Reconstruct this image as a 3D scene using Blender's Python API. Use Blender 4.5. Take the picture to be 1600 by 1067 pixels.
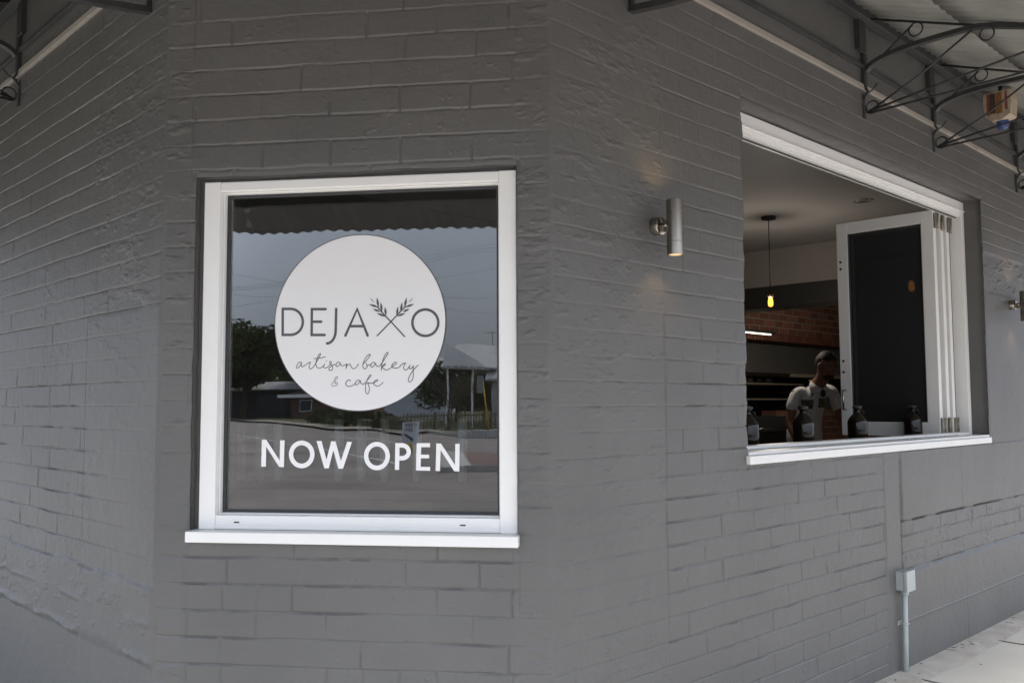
import bpy, bmesh, math, random, json
import numpy as np
from mathutils import Vector, Matrix
random.seed(7)
SC = bpy.context.scene
for o in list(bpy.data.objects): bpy.data.objects.remove(o)
R = math.radians

# ------------------------------------------------------------------ camera, sky, sun, exposure
EYE = 1.30
F_PX, PITCH, ROLL = 1425.94, 0.069927, -0.004855
fwd = Vector((0, math.cos(PITCH), math.sin(PITCH)))
up0 = Vector((0, -math.sin(PITCH), math.cos(PITCH)))
rt0 = Vector((1, 0, 0))
rt = rt0*math.cos(ROLL) + up0*math.sin(ROLL)
up = -rt0*math.sin(ROLL) + up0*math.cos(ROLL)
cam = bpy.data.cameras.new('camera'); co = bpy.data.objects.new('camera', cam)
SC.collection.objects.link(co); SC.camera = co
M3 = Matrix((rt, up, -fwd)).transposed()
co.matrix_world = Matrix.Translation((0, 0, EYE)) @ M3.to_4x4()
cam.sensor_width = 36; cam.lens = F_PX*36/1600; cam.clip_end = 1500; cam.clip_start = 0.05

SUN_EL, SUN_AZ = R(51), R(166)       # azimuth measured from +Y towards +X
w = bpy.data.worlds.new("World"); SC.world = w; w.use_nodes = True
nt = w.node_tree; nt.nodes.clear()
out = nt.nodes.new('ShaderNodeOutputWorld'); bg = nt.nodes.new('ShaderNodeBackground')
sky = nt.nodes.new('ShaderNodeTexSky'); sky.sky_type = 'NISHITA'; sky.sun_disc = False
sky.sun_elevation = SUN_EL; sky.sun_rotation = SUN_AZ; sky.air_density = 1.2; sky.dust_density = 2.5
# cloud cover: the blue sky is dulled to grey-blue by a broken cloud sheet
tc = nt.nodes.new('ShaderNodeTexCoord'); mp = nt.nodes.new('ShaderNodeMapping')
mp.inputs['Scale'].default_value = (1, 1, 3.2)
nz = nt.nodes.new('ShaderNodeTexNoise'); nz.inputs['Scale'].default_value = 2.1; nz.inputs['Detail'].default_value = 7
cr = nt.nodes.new('ShaderNodeMapRange'); cr.inputs['From Min'].default_value = .3; cr.inputs['From Max'].default_value = .75
cr.inputs['To Min'].default_value = 0.93; cr.inputs['To Max'].default_value = 1.10
hsv = nt.nodes.new('ShaderNodeHueSaturation'); hsv.inputs['Saturation'].default_value = .42
mixc = nt.nodes.new('ShaderNodeMix'); mixc.data_type = 'RGBA'; mixc.inputs[0].default_value = .62
mixc.inputs[7].default_value = (4.9, 5.65, 7.3, 1)
vm = nt.nodes.new('ShaderNodeVectorMath'); vm.operation = 'SCALE'
L = nt.links.new
L(tc.outputs['Generated'], mp.inputs[0]); L(mp.outputs[0], nz.inputs['Vector']); L(nz.outputs[0], cr.inputs[0])
L(sky.outputs[0], hsv.inputs['Color']); L(hsv.outputs[0], mixc.inputs[6])
# overcast sky: the zenith is about three times as bright as the horizon
sx = nt.nodes.new('ShaderNodeSeparateXYZ'); ge = nt.nodes.new('ShaderNodeMapRange'); mu = nt.nodes.new('ShaderNodeMath'); mu.operation = 'MULTIPLY'
ge.inputs['From Min'].default_value = .0; ge.inputs['From Max'].default_value = .75; ge.inputs['To Min'].default_value = .72; ge.inputs['To Max'].default_value = 2.2
L(tc.outputs['Generated'], sx.inputs[0]); L(sx.outputs[2], ge.inputs[0]); L(ge.outputs[0], mu.inputs[0]); L(cr.outputs[0], mu.inputs[1])
L(mixc.outputs[2], vm.inputs[0]); L(mu.outputs[0], vm.inputs['Scale']); L(vm.outputs[0], bg.inputs[0]); L(bg.outputs[0], out.inputs[0])
bg.inputs[1].default_value = 0.13
sl = bpy.data.lights.new('sun', 'SUN'); sl.energy = 2.2; sl.angle = R(18); sl.color = (1, .88, .72)
so = bpy.data.objects.new('sun', sl); SC.collection.objects.link(so)
sdir = Vector((math.sin(SUN_AZ)*math.cos(SUN_EL), math.cos(SUN_AZ)*math.cos(SUN_EL), math.sin(SUN_EL)))
so.rotation_euler = sdir.to_track_quat('Z', 'Y').to_euler(); so.location = (0, -5, 8)
SC.view_settings.view_transform = 'Standard'; SC.view_settings.look = 'None'; SC.view_settings.gamma = 1
SC.view_settings.exposure = 0.90
SC.render.engine = 'CYCLES'; SC.cycles.max_bounces = 8; SC.cycles.glossy_bounces = 4; SC.cycles.transparent_max_bounces = 12
SC.cycles.diffuse_bounces = 5
SC.cycles.use_denoising = True; SC.cycles.denoising_input_passes = 'RGB_ALBEDO_NORMAL'; SC.cycles.denoising_prefilter = 'ACCURATE'; SC.cycles.adaptive_threshold = .004

# ------------------------------------------------------------------ plan of the building
CLp = Vector((-1.15478, 2.99246, 0)); CRp = Vector((0.12252, 2.81343, 0))
FR = {'C': (CLp, Vector((.99032, -.138805, 0)), Vector((-.138805, -.99032, 0))),
      'R': (CRp, Vector((.714655, .699477, 0)), Vector((.699477, -.714655, 0))),
      'L': (CLp, Vector((-.699477, .714655, 0)), Vector((-.714655, -.699477, 0)))}
def P(f, u, o, z):
    c, d, n = FR[f]; v = c + d*u + n*o; return Vector((v.x, v.y, z))
def axes(f): return FR[f][1], FR[f][2], Vector((0, 0, 1))

# ------------------------------------------------------------------ materials
MT = {}
def nd(nt, t, **k):
    n = nt.nodes.new(t)
    for a, b in k.items(): setattr(n, a, b)
    return n
def mat(name, col, rough=.5, metal=0, var=0, vscale=3, bump=0, bscale=60, bdist=.002, spec=.5, emit=None, estr=0, coat=0, col2=None, thr=None, stretch=None):
    if name in MT: return MT[name]
    m = bpy.data.materials.new(name); m.use_nodes = True; nt = m.node_tree
    b = nt.nodes['Principled BSDF']; L = nt.links.new
    b.inputs['Base Color'].default_value = (*col, 1); b.inputs['Roughness'].default_value = rough
    b.inputs['Metallic'].default_value = metal; b.inputs['Specular IOR Level'].default_value = spec
    b.inputs['Coat Weight'].default_value = coat
    tc = nd(nt, 'ShaderNodeTexCoord'); src = tc.outputs['Object']
    if stretch:
        mp = nd(nt, 'ShaderNodeMapping'); mp.inputs['Scale'].default_value = stretch; L(src, mp.inputs[0]); src = mp.outputs[0]
    if var or col2:
        n = nd(nt, 'ShaderNodeTexNoise'); n.inputs['Scale'].default_value = vscale; n.inputs['Detail'].default_value = 8
        n.inputs['Roughness'].default_value = .62
        L(src, n.inputs['Vector']); mx = nd(nt, 'ShaderNodeMix', data_type='RGBA')
        c2 = col2 if col2 else tuple(c*(1-var) for c in col); c1 = col if col2 else tuple(min(1, c*(1+var)) for c in col)
        mr = nd(nt, 'ShaderNodeMapRange'); a, bb = thr if thr else (.3, .7)
        mr.inputs['From Min'].default_value = a; mr.inputs['From Max'].default_value = bb
        L(n.outputs[0], mr.inputs[0]); L(mr.outputs[0], mx.inputs[0])
        mx.inputs[6].default_value = (*c1, 1); mx.inputs[7].default_value = (*c2, 1); L(mx.outputs[2], b.inputs['Base Color'])
    if bump:
        n = nd(nt, 'ShaderNodeTexNoise'); n.inputs['Scale'].default_value = bscale; n.inputs['Detail'].default_value = 6
        L(src, n.inputs['Vector']); bp = nd(nt, 'ShaderNodeBump'); bp.inputs['Strength'].default_value = bump
        bp.inputs['Distance'].default_value = bdist; L(n.outputs[0], bp.inputs['Height']); L(bp.outputs[0], b.inputs['Normal'])
    if emit:
        b.inputs['Emission Color'].default_value = (*emit, 1); b.inputs['Emission Strength'].default_value = estr
    MT[name] = m; return m
def glassmat(name, ior, tint=(1, 1, 1), rough=0.0, veil=0, wave=0):
    m = bpy.data.materials.new(name); m.use_nodes = True; nt = m.node_tree; nt.nodes.clear(); L = nt.links.new
    o = nd(nt, 'ShaderNodeOutputMaterial'); mx = nd(nt, 'ShaderNodeMixShader'); t = nd(nt, 'ShaderNodeBsdfTransparent')
    g = nd(nt, 'ShaderNodeBsdfGlossy'); g.inputs['Roughness'].default_value = rough; f = nd(nt, 'ShaderNodeFresnel'); f.inputs[0].default_value = ior
    t.inputs[0].default_value = (*tint, 1)
    if wave:      # drawn glass is never perfectly flat
        tcw = nd(nt, 'ShaderNodeTexCoord'); nw = nd(nt, 'ShaderNodeTexNoise'); nw.inputs['Scale'].default_value = 2.6; nw.inputs['Detail'].default_value = 2; bw_ = nd(nt, 'ShaderNodeBump'); bw_.inputs['Distance'].default_value = wave
        nt.links.new(tcw.outputs['Object'], nw.inputs['Vector']); nt.links.new(nw.outputs[0], bw_.inputs['Height']); nt.links.new(bw_.outputs[0], g.inputs['Normal'])
    if veil:      # grey diffuse film that puts a veiling haze into the pane colour
        df = nd(nt, 'ShaderNodeBsdfDiffuse'); df.inputs[0].default_value = (.055, .055, .056, 1); m2 = nd(nt, 'ShaderNodeMixShader'); m2.inputs[0].default_value = veil
        L(t.outputs[0], m2.inputs[1]); L(df.outputs[0], m2.inputs[2]); t = m2
    L(f.outputs[0], mx.inputs[0]); L(t.outputs[0], mx.inputs[1]); L(g.outputs[0], mx.inputs[2]); L(mx.outputs[0], o.inputs[0])
    MT[name] = m; return m
def brickmat(name, c1, c2, mortar, scale=1, bw=.23, rh=.083, ms=.010, swap=None, rough=.85):
    m = bpy.data.materials.new(name); m.use_nodes = True; nt = m.node_tree; b = nt.nodes['Principled BSDF']; L = nt.links.new
    uv = nd(nt, 'ShaderNodeUVMap'); br = nd(nt, 'ShaderNodeTexBrick')
    br.inputs['Scale'].default_value = 1; br.inputs['Brick Width'].default_value = bw; br.inputs['Row Height'].default_value = rh
    br.inputs['Mortar Size'].default_value = ms; br.inputs['Mortar Smooth'].default_value = .3; br.inputs['Bias'].default_value = 0
    br.inputs['Color1'].default_value = (*c1, 1); br.inputs['Color2'].default_value = (*c2, 1); br.inputs['Mortar'].default_value = (*mortar, 1)
    n = nd(nt, 'ShaderNodeTexNoise'); n.inputs['Scale'].default_value = 9
    mx = nd(nt, 'ShaderNodeMix', data_type='RGBA', blend_type='MULTIPLY'); mx.inputs[0].default_value = .5
    L(uv.outputs[0], br.inputs['Vector']); L(uv.outputs[0], n.inputs['Vector']); L(br.outputs[0], mx.inputs[6]); L(n.outputs[1], mx.inputs[7]); L(mx.outputs[2], b.inputs[0])
    bp = nd(nt, 'ShaderNodeBump', invert=True); bp.inputs['Distance'].default_value = .008; L(br.outputs[1], bp.inputs['Height']); L(bp.outputs[0], b.inputs['Normal'])
    b.inputs['Roughness'].default_value = rough; MT[name] = m; return m

paint = mat('painted_masonry', (.1215, .1200, .1155), .46, var=.09, vscale=1.7, bump=.5, bscale=110, bdist=.0022)
white = mat('white_powdercoat', (.86, .86, .84), .32, var=.02, vscale=5)
whitesill = mat('white_sill_paint', (.83, .83, .81), .4, var=.02, vscale=6, bump=.1, bscale=40)
gasket = mat('black_gasket', (.035, .037, .04), .5)
beige = mat('beige_bead', (.36, .33, .29), .6, var=.12, vscale=6)
darkwood = mat('dark_painted_timber', (.045, .045, .046), .7, var=.3, vscale=6, bump=.4, bscale=30, bdist=.004)
iron = mat('black_wrought_iron', (.038, .038, .038), .55, var=.25, vscale=20, bump=.3, bscale=80)
steel = mat('brushed_steel', (.38, .35, .305), .22, 1, var=.05, vscale=30, stretch=(1, 1, .05))
galv = mat('aged_galvanised_iron', (.35, .345, .32), .65, .1, var=.22, vscale=3, stretch=(1, 1, 1), bump=.2, bscale=14)
pane = glassmat('window_glass', 1.98, (.80, .83, .82), wave=.0007)
paneb = glassmat('sash_glass', 1.35, (.55, .56, .56), veil=.5)
vinylw = mat('white_vinyl', (.80, .80, .80), .45)
vinylb = mat('bright_white_vinyl', (.88, .88, .88), .45)
vinylg = mat('grey_vinyl', (.088, .088, .096), .5)
pvc = mat('grey_pvc', (.40, .44, .43), .4, var=.05, vscale=9)

# ------------------------------------------------------------------ object helpers
def link(o): SC.collection.objects.link(o); return o
def tag(o, label=None, cat=None, group=None, kind=None):
    if label: o['label'] = label
    if cat: o['category'] = cat
    if group: o['group'] = group
    if kind: o['kind'] = kind
    return o
def thing(name, loc, label, cat, group=None):
    o = bpy.data.objects.new(name, None); link(o); o.location = loc; o.empty_display_size = .1
    return tag(o, label, cat, group)
def rootloc(p):
    while p and p.parent: p = p.parent
    return p.location.copy() if p else Vector((0, 0, 0))
def copy_tree(o, delta=None, parent=None):
    c = o.copy(); link(c)
    if parent: c.parent = parent
    elif delta is not None: c.location = o.location + Vector(delta)
    for ch in list(o.children): copy_tree(ch, None, c)
    return c
class MB:
    def __init__(s): s.v = []; s.f = []; s.m = []; s.sm = []; s.uv = {}
    def add(s, vs, fs, mi=0, smooth=False, uvs=None):
        b = len(s.v); s.v += [Vector(p) for p in vs]
        for k, f in enumerate(fs):
            s.f.append([b+i for i in f]); s.m.append(mi); s.sm.append(smooth)
            if uvs: s.uv[len(s.f)-1] = uvs[k]
    def box(s, f, u0, u1, o0, o1, z0, z1, mi=0, bev=0, skip=()):
        # a box in a wall frame; bev chamfers its edges
        if bev:
            bm = bmesh.new(); bmesh.ops.create_cube(bm, size=1)
            for q in bm.verts: q.co = Vector((u0+(q.co.x+.5)*(u1-u0), o0+(q.co.y+.5)*(o1-o0), z0+(q.co.z+.5)*(z1-z0)))
            bmesh.ops.bevel(bm, geom=bm.edges[:], offset=bev, segments=2, affect='EDGES', profile=.5)
            vs = [P(f, q.co.x, q.co.y, q.co.z) for q in bm.verts]; fs = [[q.index for q in a.verts] for a in bm.faces]
            bm.free(); s.add(vs, fs, mi); return
        c = [(u0, o0, z0), (u1, o0, z0), (u1, o1, z0), (u0, o1, z0), (u0, o0, z1), (u1, o0, z1), (u1, o1, z1), (u0, o1, z1)]
        vs = [P(f, *q) for q in c]
        fs = [(0, 3, 2, 1), (4, 5, 6, 7), (0, 1, 5, 4), (1, 2, 6, 5), (2, 3, 7, 6), (3, 0, 4, 7)]
        du, do, dz = abs(u1-u0), abs(o1-o0), abs(z1-z0)
        uvq = lambda a, b: [(0, 0), (a, 0), (a, b), (0, b)]
        cc = lambda i, k: ((c[i][0], c[i][2]) if k == 0 else ((c[i][1], c[i][2]) if k == 1 else (c[i][0], c[i][1])))
        kk = [2, 2, 0, 1, 0, 1]
        s.add(vs, fs, mi, uvs=[[cc(i, kk[j]) for i in fs[j]] for j in range(6)])
    def obox(s, c, ax, ay, az, hx, hy, hz, mi=0):
        c = Vector(c); vs = [c+ax*hx*a+ay*hy*b+az*hz*d for d in (-1, 1) for a, b in ((-1, -1), (1, -1), (1, 1), (-1, 1))]
        s.add(vs, [(0, 3, 2, 1), (4, 5, 6, 7), (0, 1, 5, 4), (1, 2, 6, 5), (2, 3, 7, 6), (3, 0, 4, 7)], mi)
    def tube(s, pts, r, n=8, mi=0, flat=None, closed=False, cap=True):
        # round bar along pts; flat=(axis, half width) gives a flat bar instead
        pts = [Vector(p) for p in pts]; N = len(pts); rs = r if isinstance(r, (list, tuple)) else [r]*N
        b = len(s.v); prev = None
        for i, p in enumerate(pts):
            a = pts[(i-1) % N] if (closed or i > 0) else pts[i]; c = pts[(i+1) % N] if (closed or i < N-1) else pts[i]
            t = (c-a).normalized()
            if prev is None:
                x = t.cross(Vector((0, 0, 1)));
                if x.length < .1: x = t.cross(Vector((1, 0, 0)))
                x.normalize()
            else: x = (prev - t*prev.dot(t)).normalized()
            prev = x; y = t.cross(x)
            if flat:
                ax = flat[0]; w2 = t.cross(ax).normalized()
                for q in ((-1, -1), (1, -1), (1, 1), (-1, 1)): s.v.append(p + ax*flat[1]*q[0] + w2*rs[i]*q[1])
            else:
                for k in range(n): s.v.append(p + (x*math.cos(2*math.pi*k/n) + y*math.sin(2*math.pi*k/n))*rs[i])
        n = 4 if flat else n
        for i in range(N if closed else N-1):
            j = (i+1) % N
            for k in range(n):
                s.f.append([b+i*n+k, b+i*n+(k+1) % n, b+j*n+(k+1) % n, b+j*n+k]); s.m.append(mi); s.sm.append(not flat)
        if cap and not closed:
            s.f.append([b+k for k in reversed(range(n))]); s.m.append(mi); s.sm.append(False)
            s.f.append([b+(N-1)*n+k for k in range(n)]); s.m.append(mi); s.sm.append(False)
    def lathe(s, c, prof, n=32, axis=Vector((0, 0, 1)), mi=0, smooth=True, caps=True):
        c = Vector(c); x = axis.orthogonal().normalized(); y = axis.cross(x); b = len(s.v)
        for r, h in prof:
            for k in range(n): s.v.append(c + axis*h + (x*math.cos(2*math.pi*k/n)+y*math.sin(2*math.pi*k/n))*r)
        for i in range(len(prof)-1):
            for k in range(n):
                s.f.append([b+i*n+k, b+i*n+(k+1) % n, b+(i+1)*n+(k+1) % n, b+(i+1)*n+k]); s.m.append(mi); s.sm.append(smooth)
        if caps:
            s.f.append([b+k for k in reversed(range(n))]); s.m.append(mi); s.sm.append(False)
            s.f.append([b+(len(prof)-1)*n+k for k in range(n)]); s.m.append(mi); s.sm.append(False)
    def prism(s, poly, v, mi=0):
        # poly: list of world points, extruded by vector v
        n = len(poly); vs = [Vector(p) for p in poly] + [Vector(p)+v for p in poly]
        s.add(vs, [list(reversed(range(n))), [n+i for i in range(n)]] + [[i, (i+1) % n, n+(i+1) % n, n+i] for i in range(n)], mi)
    def build(s, name, mats, parent=None, label=None, loc=None):
        me = bpy.data.meshes.new(name); o = bpy.data.objects.new(name, me)
        if parent: o.parent = parent; base = rootloc(parent)
        elif loc is not None: base = Vector(loc); o.location = base
        else: base = Vector((0, 0, 0))
        me.from_pydata([tuple(p-base) for p in s.v], [], s.f)
        for m in (mats if isinstance(mats, (list, tuple)) else [mats]): me.materials.append(m)
        me.polygons.foreach_set('material_index', s.m); me.polygons.foreach_set('use_smooth', s.sm)
        if s.uv:
            uvl = me.uv_layers.new(name='UVMap')
            for fi, uvs in s.uv.items():
                p = me.polygons[fi]
                for k, li in enumerate(p.loop_indices): uvl.data[li].uv = uvs[k]
        me.update(); link(o)
        if label: o['label'] = label
        return o

# ------------------------------------------------------------------ numpy noise for the masonry relief
def vnoise(x, y, s, seed):
    rs = np.random.RandomState(seed); T = rs.rand(257, 257).astype(np.float32)
    X = x/s+100.3; Y = y/s+77.7; xi = np.floor(X).astype(int); yi = np.floor(Y).astype(int)
    fx = X-xi; fy = Y-yi; fx = fx*fx*(3-2*fx); fy = fy*fy*(3-2*fy); xi %= 256; yi %= 256
    return (T[xi, yi]*(1-fx)+T[xi+1, yi]*fx)*(1-fy)+(T[xi, yi+1]*(1-fx)+T[xi+1, yi+1]*fx)*fy
def fbm(x, y, s, seed, oc=4, g=.5):
    r = 0; a = 1; t = 0
    for k in range(oc): r = r+a*vnoise(x, y, s/2**k, seed+k*13); t += a; a *= g
    return r/t
def sstep(a, b, x):
    t = np.clip((x-a)/(b-a), 0, 1); return t*t*(3-2*t)
def hsh(i, j, k):
    return np.modf(np.abs(np.sin(i*127.1+j*311.7+k*74.7)*43758.5453))[0]
def bricks(U, Z, pitch, z0, seed, headers=.14, wob=.004):
    """distance-to-joint fields and per-brick offset of hand laid brickwork"""
    Uw = U + (fbm(U, Z, .09, seed+1, 3)-.5)*wob*2; Zw = Z + (fbm(U, Z, .13, seed+2, 5, .6)-.5)*wob*1.7
    rowf = (Zw-z0)/pitch; row = np.floor(rowf); dz = np.minimum(rowf-row, row+1-rowf)*pitch
    jrow = np.round(rowf)
    hd = hsh(row, seed, 5) < headers*.7; w = np.where(hd, .117, .232)
    off = np.where(row % 2 == 0, 0, .116) + (hsh(row, seed, 9)-.5)*.022
    cf = (Uw+off)/w; col = np.floor(cf); du = np.minimum(cf-col, col+1-cf)*w
    return dz, du, row, col, jrow, np.round(cf)
def relief(f, U, Z):
    z = Z-EYE
    seed = {'C': 11, 'R': 31, 'L': 53}[f]
    pitch, z0 = {'C': (.0839, -.48), 'R': (.0817, -.004), 'L': (.0845, .345)}[f]
    dz, du, row, col, jr, jc = bricks(U, z, pitch, z0, seed)
    hs = .50+.50*sstep(.34, .64, fbm(U, z, .22, seed+3, 3)); hs *= .55+.45*sstep(.3, .6, fbm(U, z, .05, seed+4, 2))
    vs = sstep(.45, .75, hsh(row, jc, seed+6)+.25*fbm(U, z, .1, seed+8, 2)-.08)
    jw = .0042*(.8+.5*fbm(U, z, .07, seed+5, 2))
    V = vs*np.exp(-(du/.0030)**2)*(.45+.75*sstep(.35, .55, fbm(U, z, .05, seed+15, 3)))
    Zw = z + (fbm(U, z, .13, seed+2, 5, .6)-.5)*.004*1.7; dl = (Zw-z0)/pitch; dl = (dl-np.round(dl))*pitch   # signed distance to joint
    # weather-struck joint: deep under the upper brick, sloping out to the lower one
    wd = .0062*(.75+.5*fbm(U, z, .07, seed+5, 2))
    dd = dl-wd*.35; slope = np.where(dd > 0, np.clip(1-dd/.0030, 0, 1), np.clip(1+dd/(wd*1.35), 0, 1)); slot = np.exp(-((dd+.0008)/.0024)**2)
    brk = .72+.28*sstep(.28, .60, fbm(U, z, .06, seed+14, 3)); J = hs*(np.where(z > .15, .52, .75)*slope+slot*brk*np.where(z < .15, .85, .36))
    boff = (hsh(row, col, seed)-.5)*.0016
    # lower edge of each brick stands a little proud (struck joints)
    frac = (z-z0)/pitch; frac = frac-np.floor(frac)
    und = (fbm(U, z, .6, seed+20, 3)-.5)*.010
    fine = (fbm(U, z, .035, seed+21, 4)-.5)*.0016
    smear = np.clip(fbm(U, z*2.4, .075, seed+22, 5, .6)-.55, 0, 1)*.013
    jm = np.ones_like(U); vm = np.ones_like(U); sm = np.full_like(U, .15); depth = .0054; extra = np.zeros_like(U)
    line = lambda d, w_, h: h*np.exp(-(d/w_)**2)
    wv = (fbm(U, z, .12, seed+30, 3)-.5)*.012        # wobble for hand-made edges
    if f == 'C':
        strip = 1-sstep(.085, .105, U+wv*.4) + sstep(1.175, 1.19, U+wv*.4)
        jm = 1-.55*strip; vm = 1-.9*strip; sm = .10+1.0*strip
        extra -= .003*strip*sstep(.2, .6, fbm(U, z, .3, 5, 2))
        extra -= line(U-.098+wv*.3, .004, .005)*sstep(.3, .6, fbm(U, z, .15, 6, 2))
        extra -= line(U-1.182+wv*.3, .004, .004)*sstep(.35, .6, fbm(U, z, .15, 7, 2))
        top = sstep(1.22, 1.24, z)*(1-sstep(1.262, 1.275, z+wv))
        soldier = z < -.815
        duh = np.abs((U+.01)/.117-np.round((U+.01)/.117))*.117
        V = np.where(soldier, .8*np.exp(-(duh/.004)**2)*(hsh(np.round(U/.117), 1, 3) > .25), V)
        J = np.where(z > -.80, J*1.12, J); V = V*np.where(z > 0, 1.0, 1.1)
        # rough mortar lip round the window
        sm = sm + .9*np.exp(-((z-(1.25-.50-.0))/.03)**2)*0
    if f == 'R':
        left = 1-sstep(.575, .59, U+wv*.3)
        clean = sstep(.58, .60, U)*(1-sstep(2.32, 2.335, U))
        jm = 1-.5*left; vm = 1-.85*left; sm = .12+.8*left
        J = J*(1+.15*clean*(z < -.25)); V = V*np.where(z < .55, 1.2, .8)
        jm = jm*np.where(z > .6, .75, 1)
        extra -= line(U-.583+wv*.25, .0035, .0045)*sstep(.35, .55, fbm(U, z, .18, 8, 2))*np.where(z > .55, .5, 1)
        # smooth render strip, cement panels and rough course band at the far end
        pil = sstep(2.325, 2.345, U)*(1-sstep(2.505, 2.525, U+wv))*(z < -.24)
        jm *= 1-pil; vm *= 1-pil; extra += .003*pil; extra -= line(U-2.335, .004, .003)*(z < -.24)
        far = sstep(2.515, 2.53, U+wv*.5)*(z < -.24)
        bandb = sstep(-.845, -.825, z+wv*.6)*(1-sstep(-.59, -.575, z+wv*.5))
        pan = far*(1-bandb); jm *= 1-pan; vm *= 1-pan
        extra += .008*far*sstep(-.59, -.575, z+wv*.5) + .010*far*(1-sstep(-.845, -.825, z+wv*.6))
        sm = sm + 1.0*far*bandb; jm = jm*(1+.5*far*bandb)
        extra -= line(z+.582+wv*.5, .0045, .020)*far*sstep(.3, .55, fbm(U, z, .12, 9, 3))
        extra -= line(U-2.52+wv, .0055, .022)*(z < -.28)*(z > -.95)*sstep(.25, .5, fbm(U, z, .12, 10, 3))
        extra += line(z+1.068+wv*.2, .004, .004)*far
        for uu in (2.86, 3.33, 4.1, 4.9): extra -= line(U-uu, .0025, .0022)*far*(1-bandb)
        # beyond the opening: smooth render with a rough band at lamp height
        fr = sstep(3.84, 3.86, U)*(z > -.24); rb = fr*sstep(.66, .69, z+wv)*(1-sstep(.90, .93, z+wv))
        jm *= 1-fr*(z < .92)*.96; vm *= 1-fr*.95; sm = sm+rb*1.8; extra -= .004*rb
        # smoother plaster above the picture rail
        upm = sstep(1.60, 1.62, z+wv*.4); jm *= 1-upm*.9; vm *= 1-upm
    if f == 'L':
        q = 1-sstep(.27, .30, U+wv); seam = 1-sstep(.635, .65, U+wv*.3)
        low = 1-sstep(.32, .36, z)
        jm = 1-.45*q; vm = (1-.8*q)*(1-.8*seam*low); jm = jm*(1-.45*seam*low)
        V = V*np.where(z > .42, .5, .85); J = J*np.where(z > .4, 1.15, 1.25)
        sm = .12+.75*seam*np.where(z > .2, 1.0, .35)
        extra += .0035*seam*low; extra -= line(U-.645+wv*.3, .004, .005)*low*(z > -.5)
        b1 = 1-sstep(-.60, -.57, z+wv*1.3-.0); b2 = 1-sstep(-.85, -.80, z+wv*1.8)
        jm *= 1-b1; vm *= 1-b1; extra += .010*b1*(1-b2)*1.0 + .0*b2; sm = sm+.9*b1*(1-b2)
        rg = sstep(.30, .62, fbm(U, z, .16, 44, 4)); extra += line(z+.820+wv*2.2, .013, .013)*rg; extra += line(z+.70+wv*1.8, .010, .006)*rg; extra += line(z+.58+wv*1.6, .008, .005)*(1-rg)
        sm = np.where(z < -.86, .12, sm)
        upm = sstep(1.60, 1.62, z+wv*.4); jm *= 1-upm*.9; vm *= 1-upm
    jm2 = jm
    h = und + fine + boff*np.clip(jm2, 0, 1) + .0012*(1-frac)*np.clip(jm2, 0, 1) - depth*np.maximum(J*jm, V*vm*.95) + smear*np.clip(sm, 0, 1.6) + extra
    # crumbs and drips of paint
    c = fbm(U, z, .02, seed+40, 2); h += np.clip(c-.72, 0, 1)*.012*sstep(.5, .7, fbm(U, z, .4, seed+41, 2))
    return h
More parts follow.
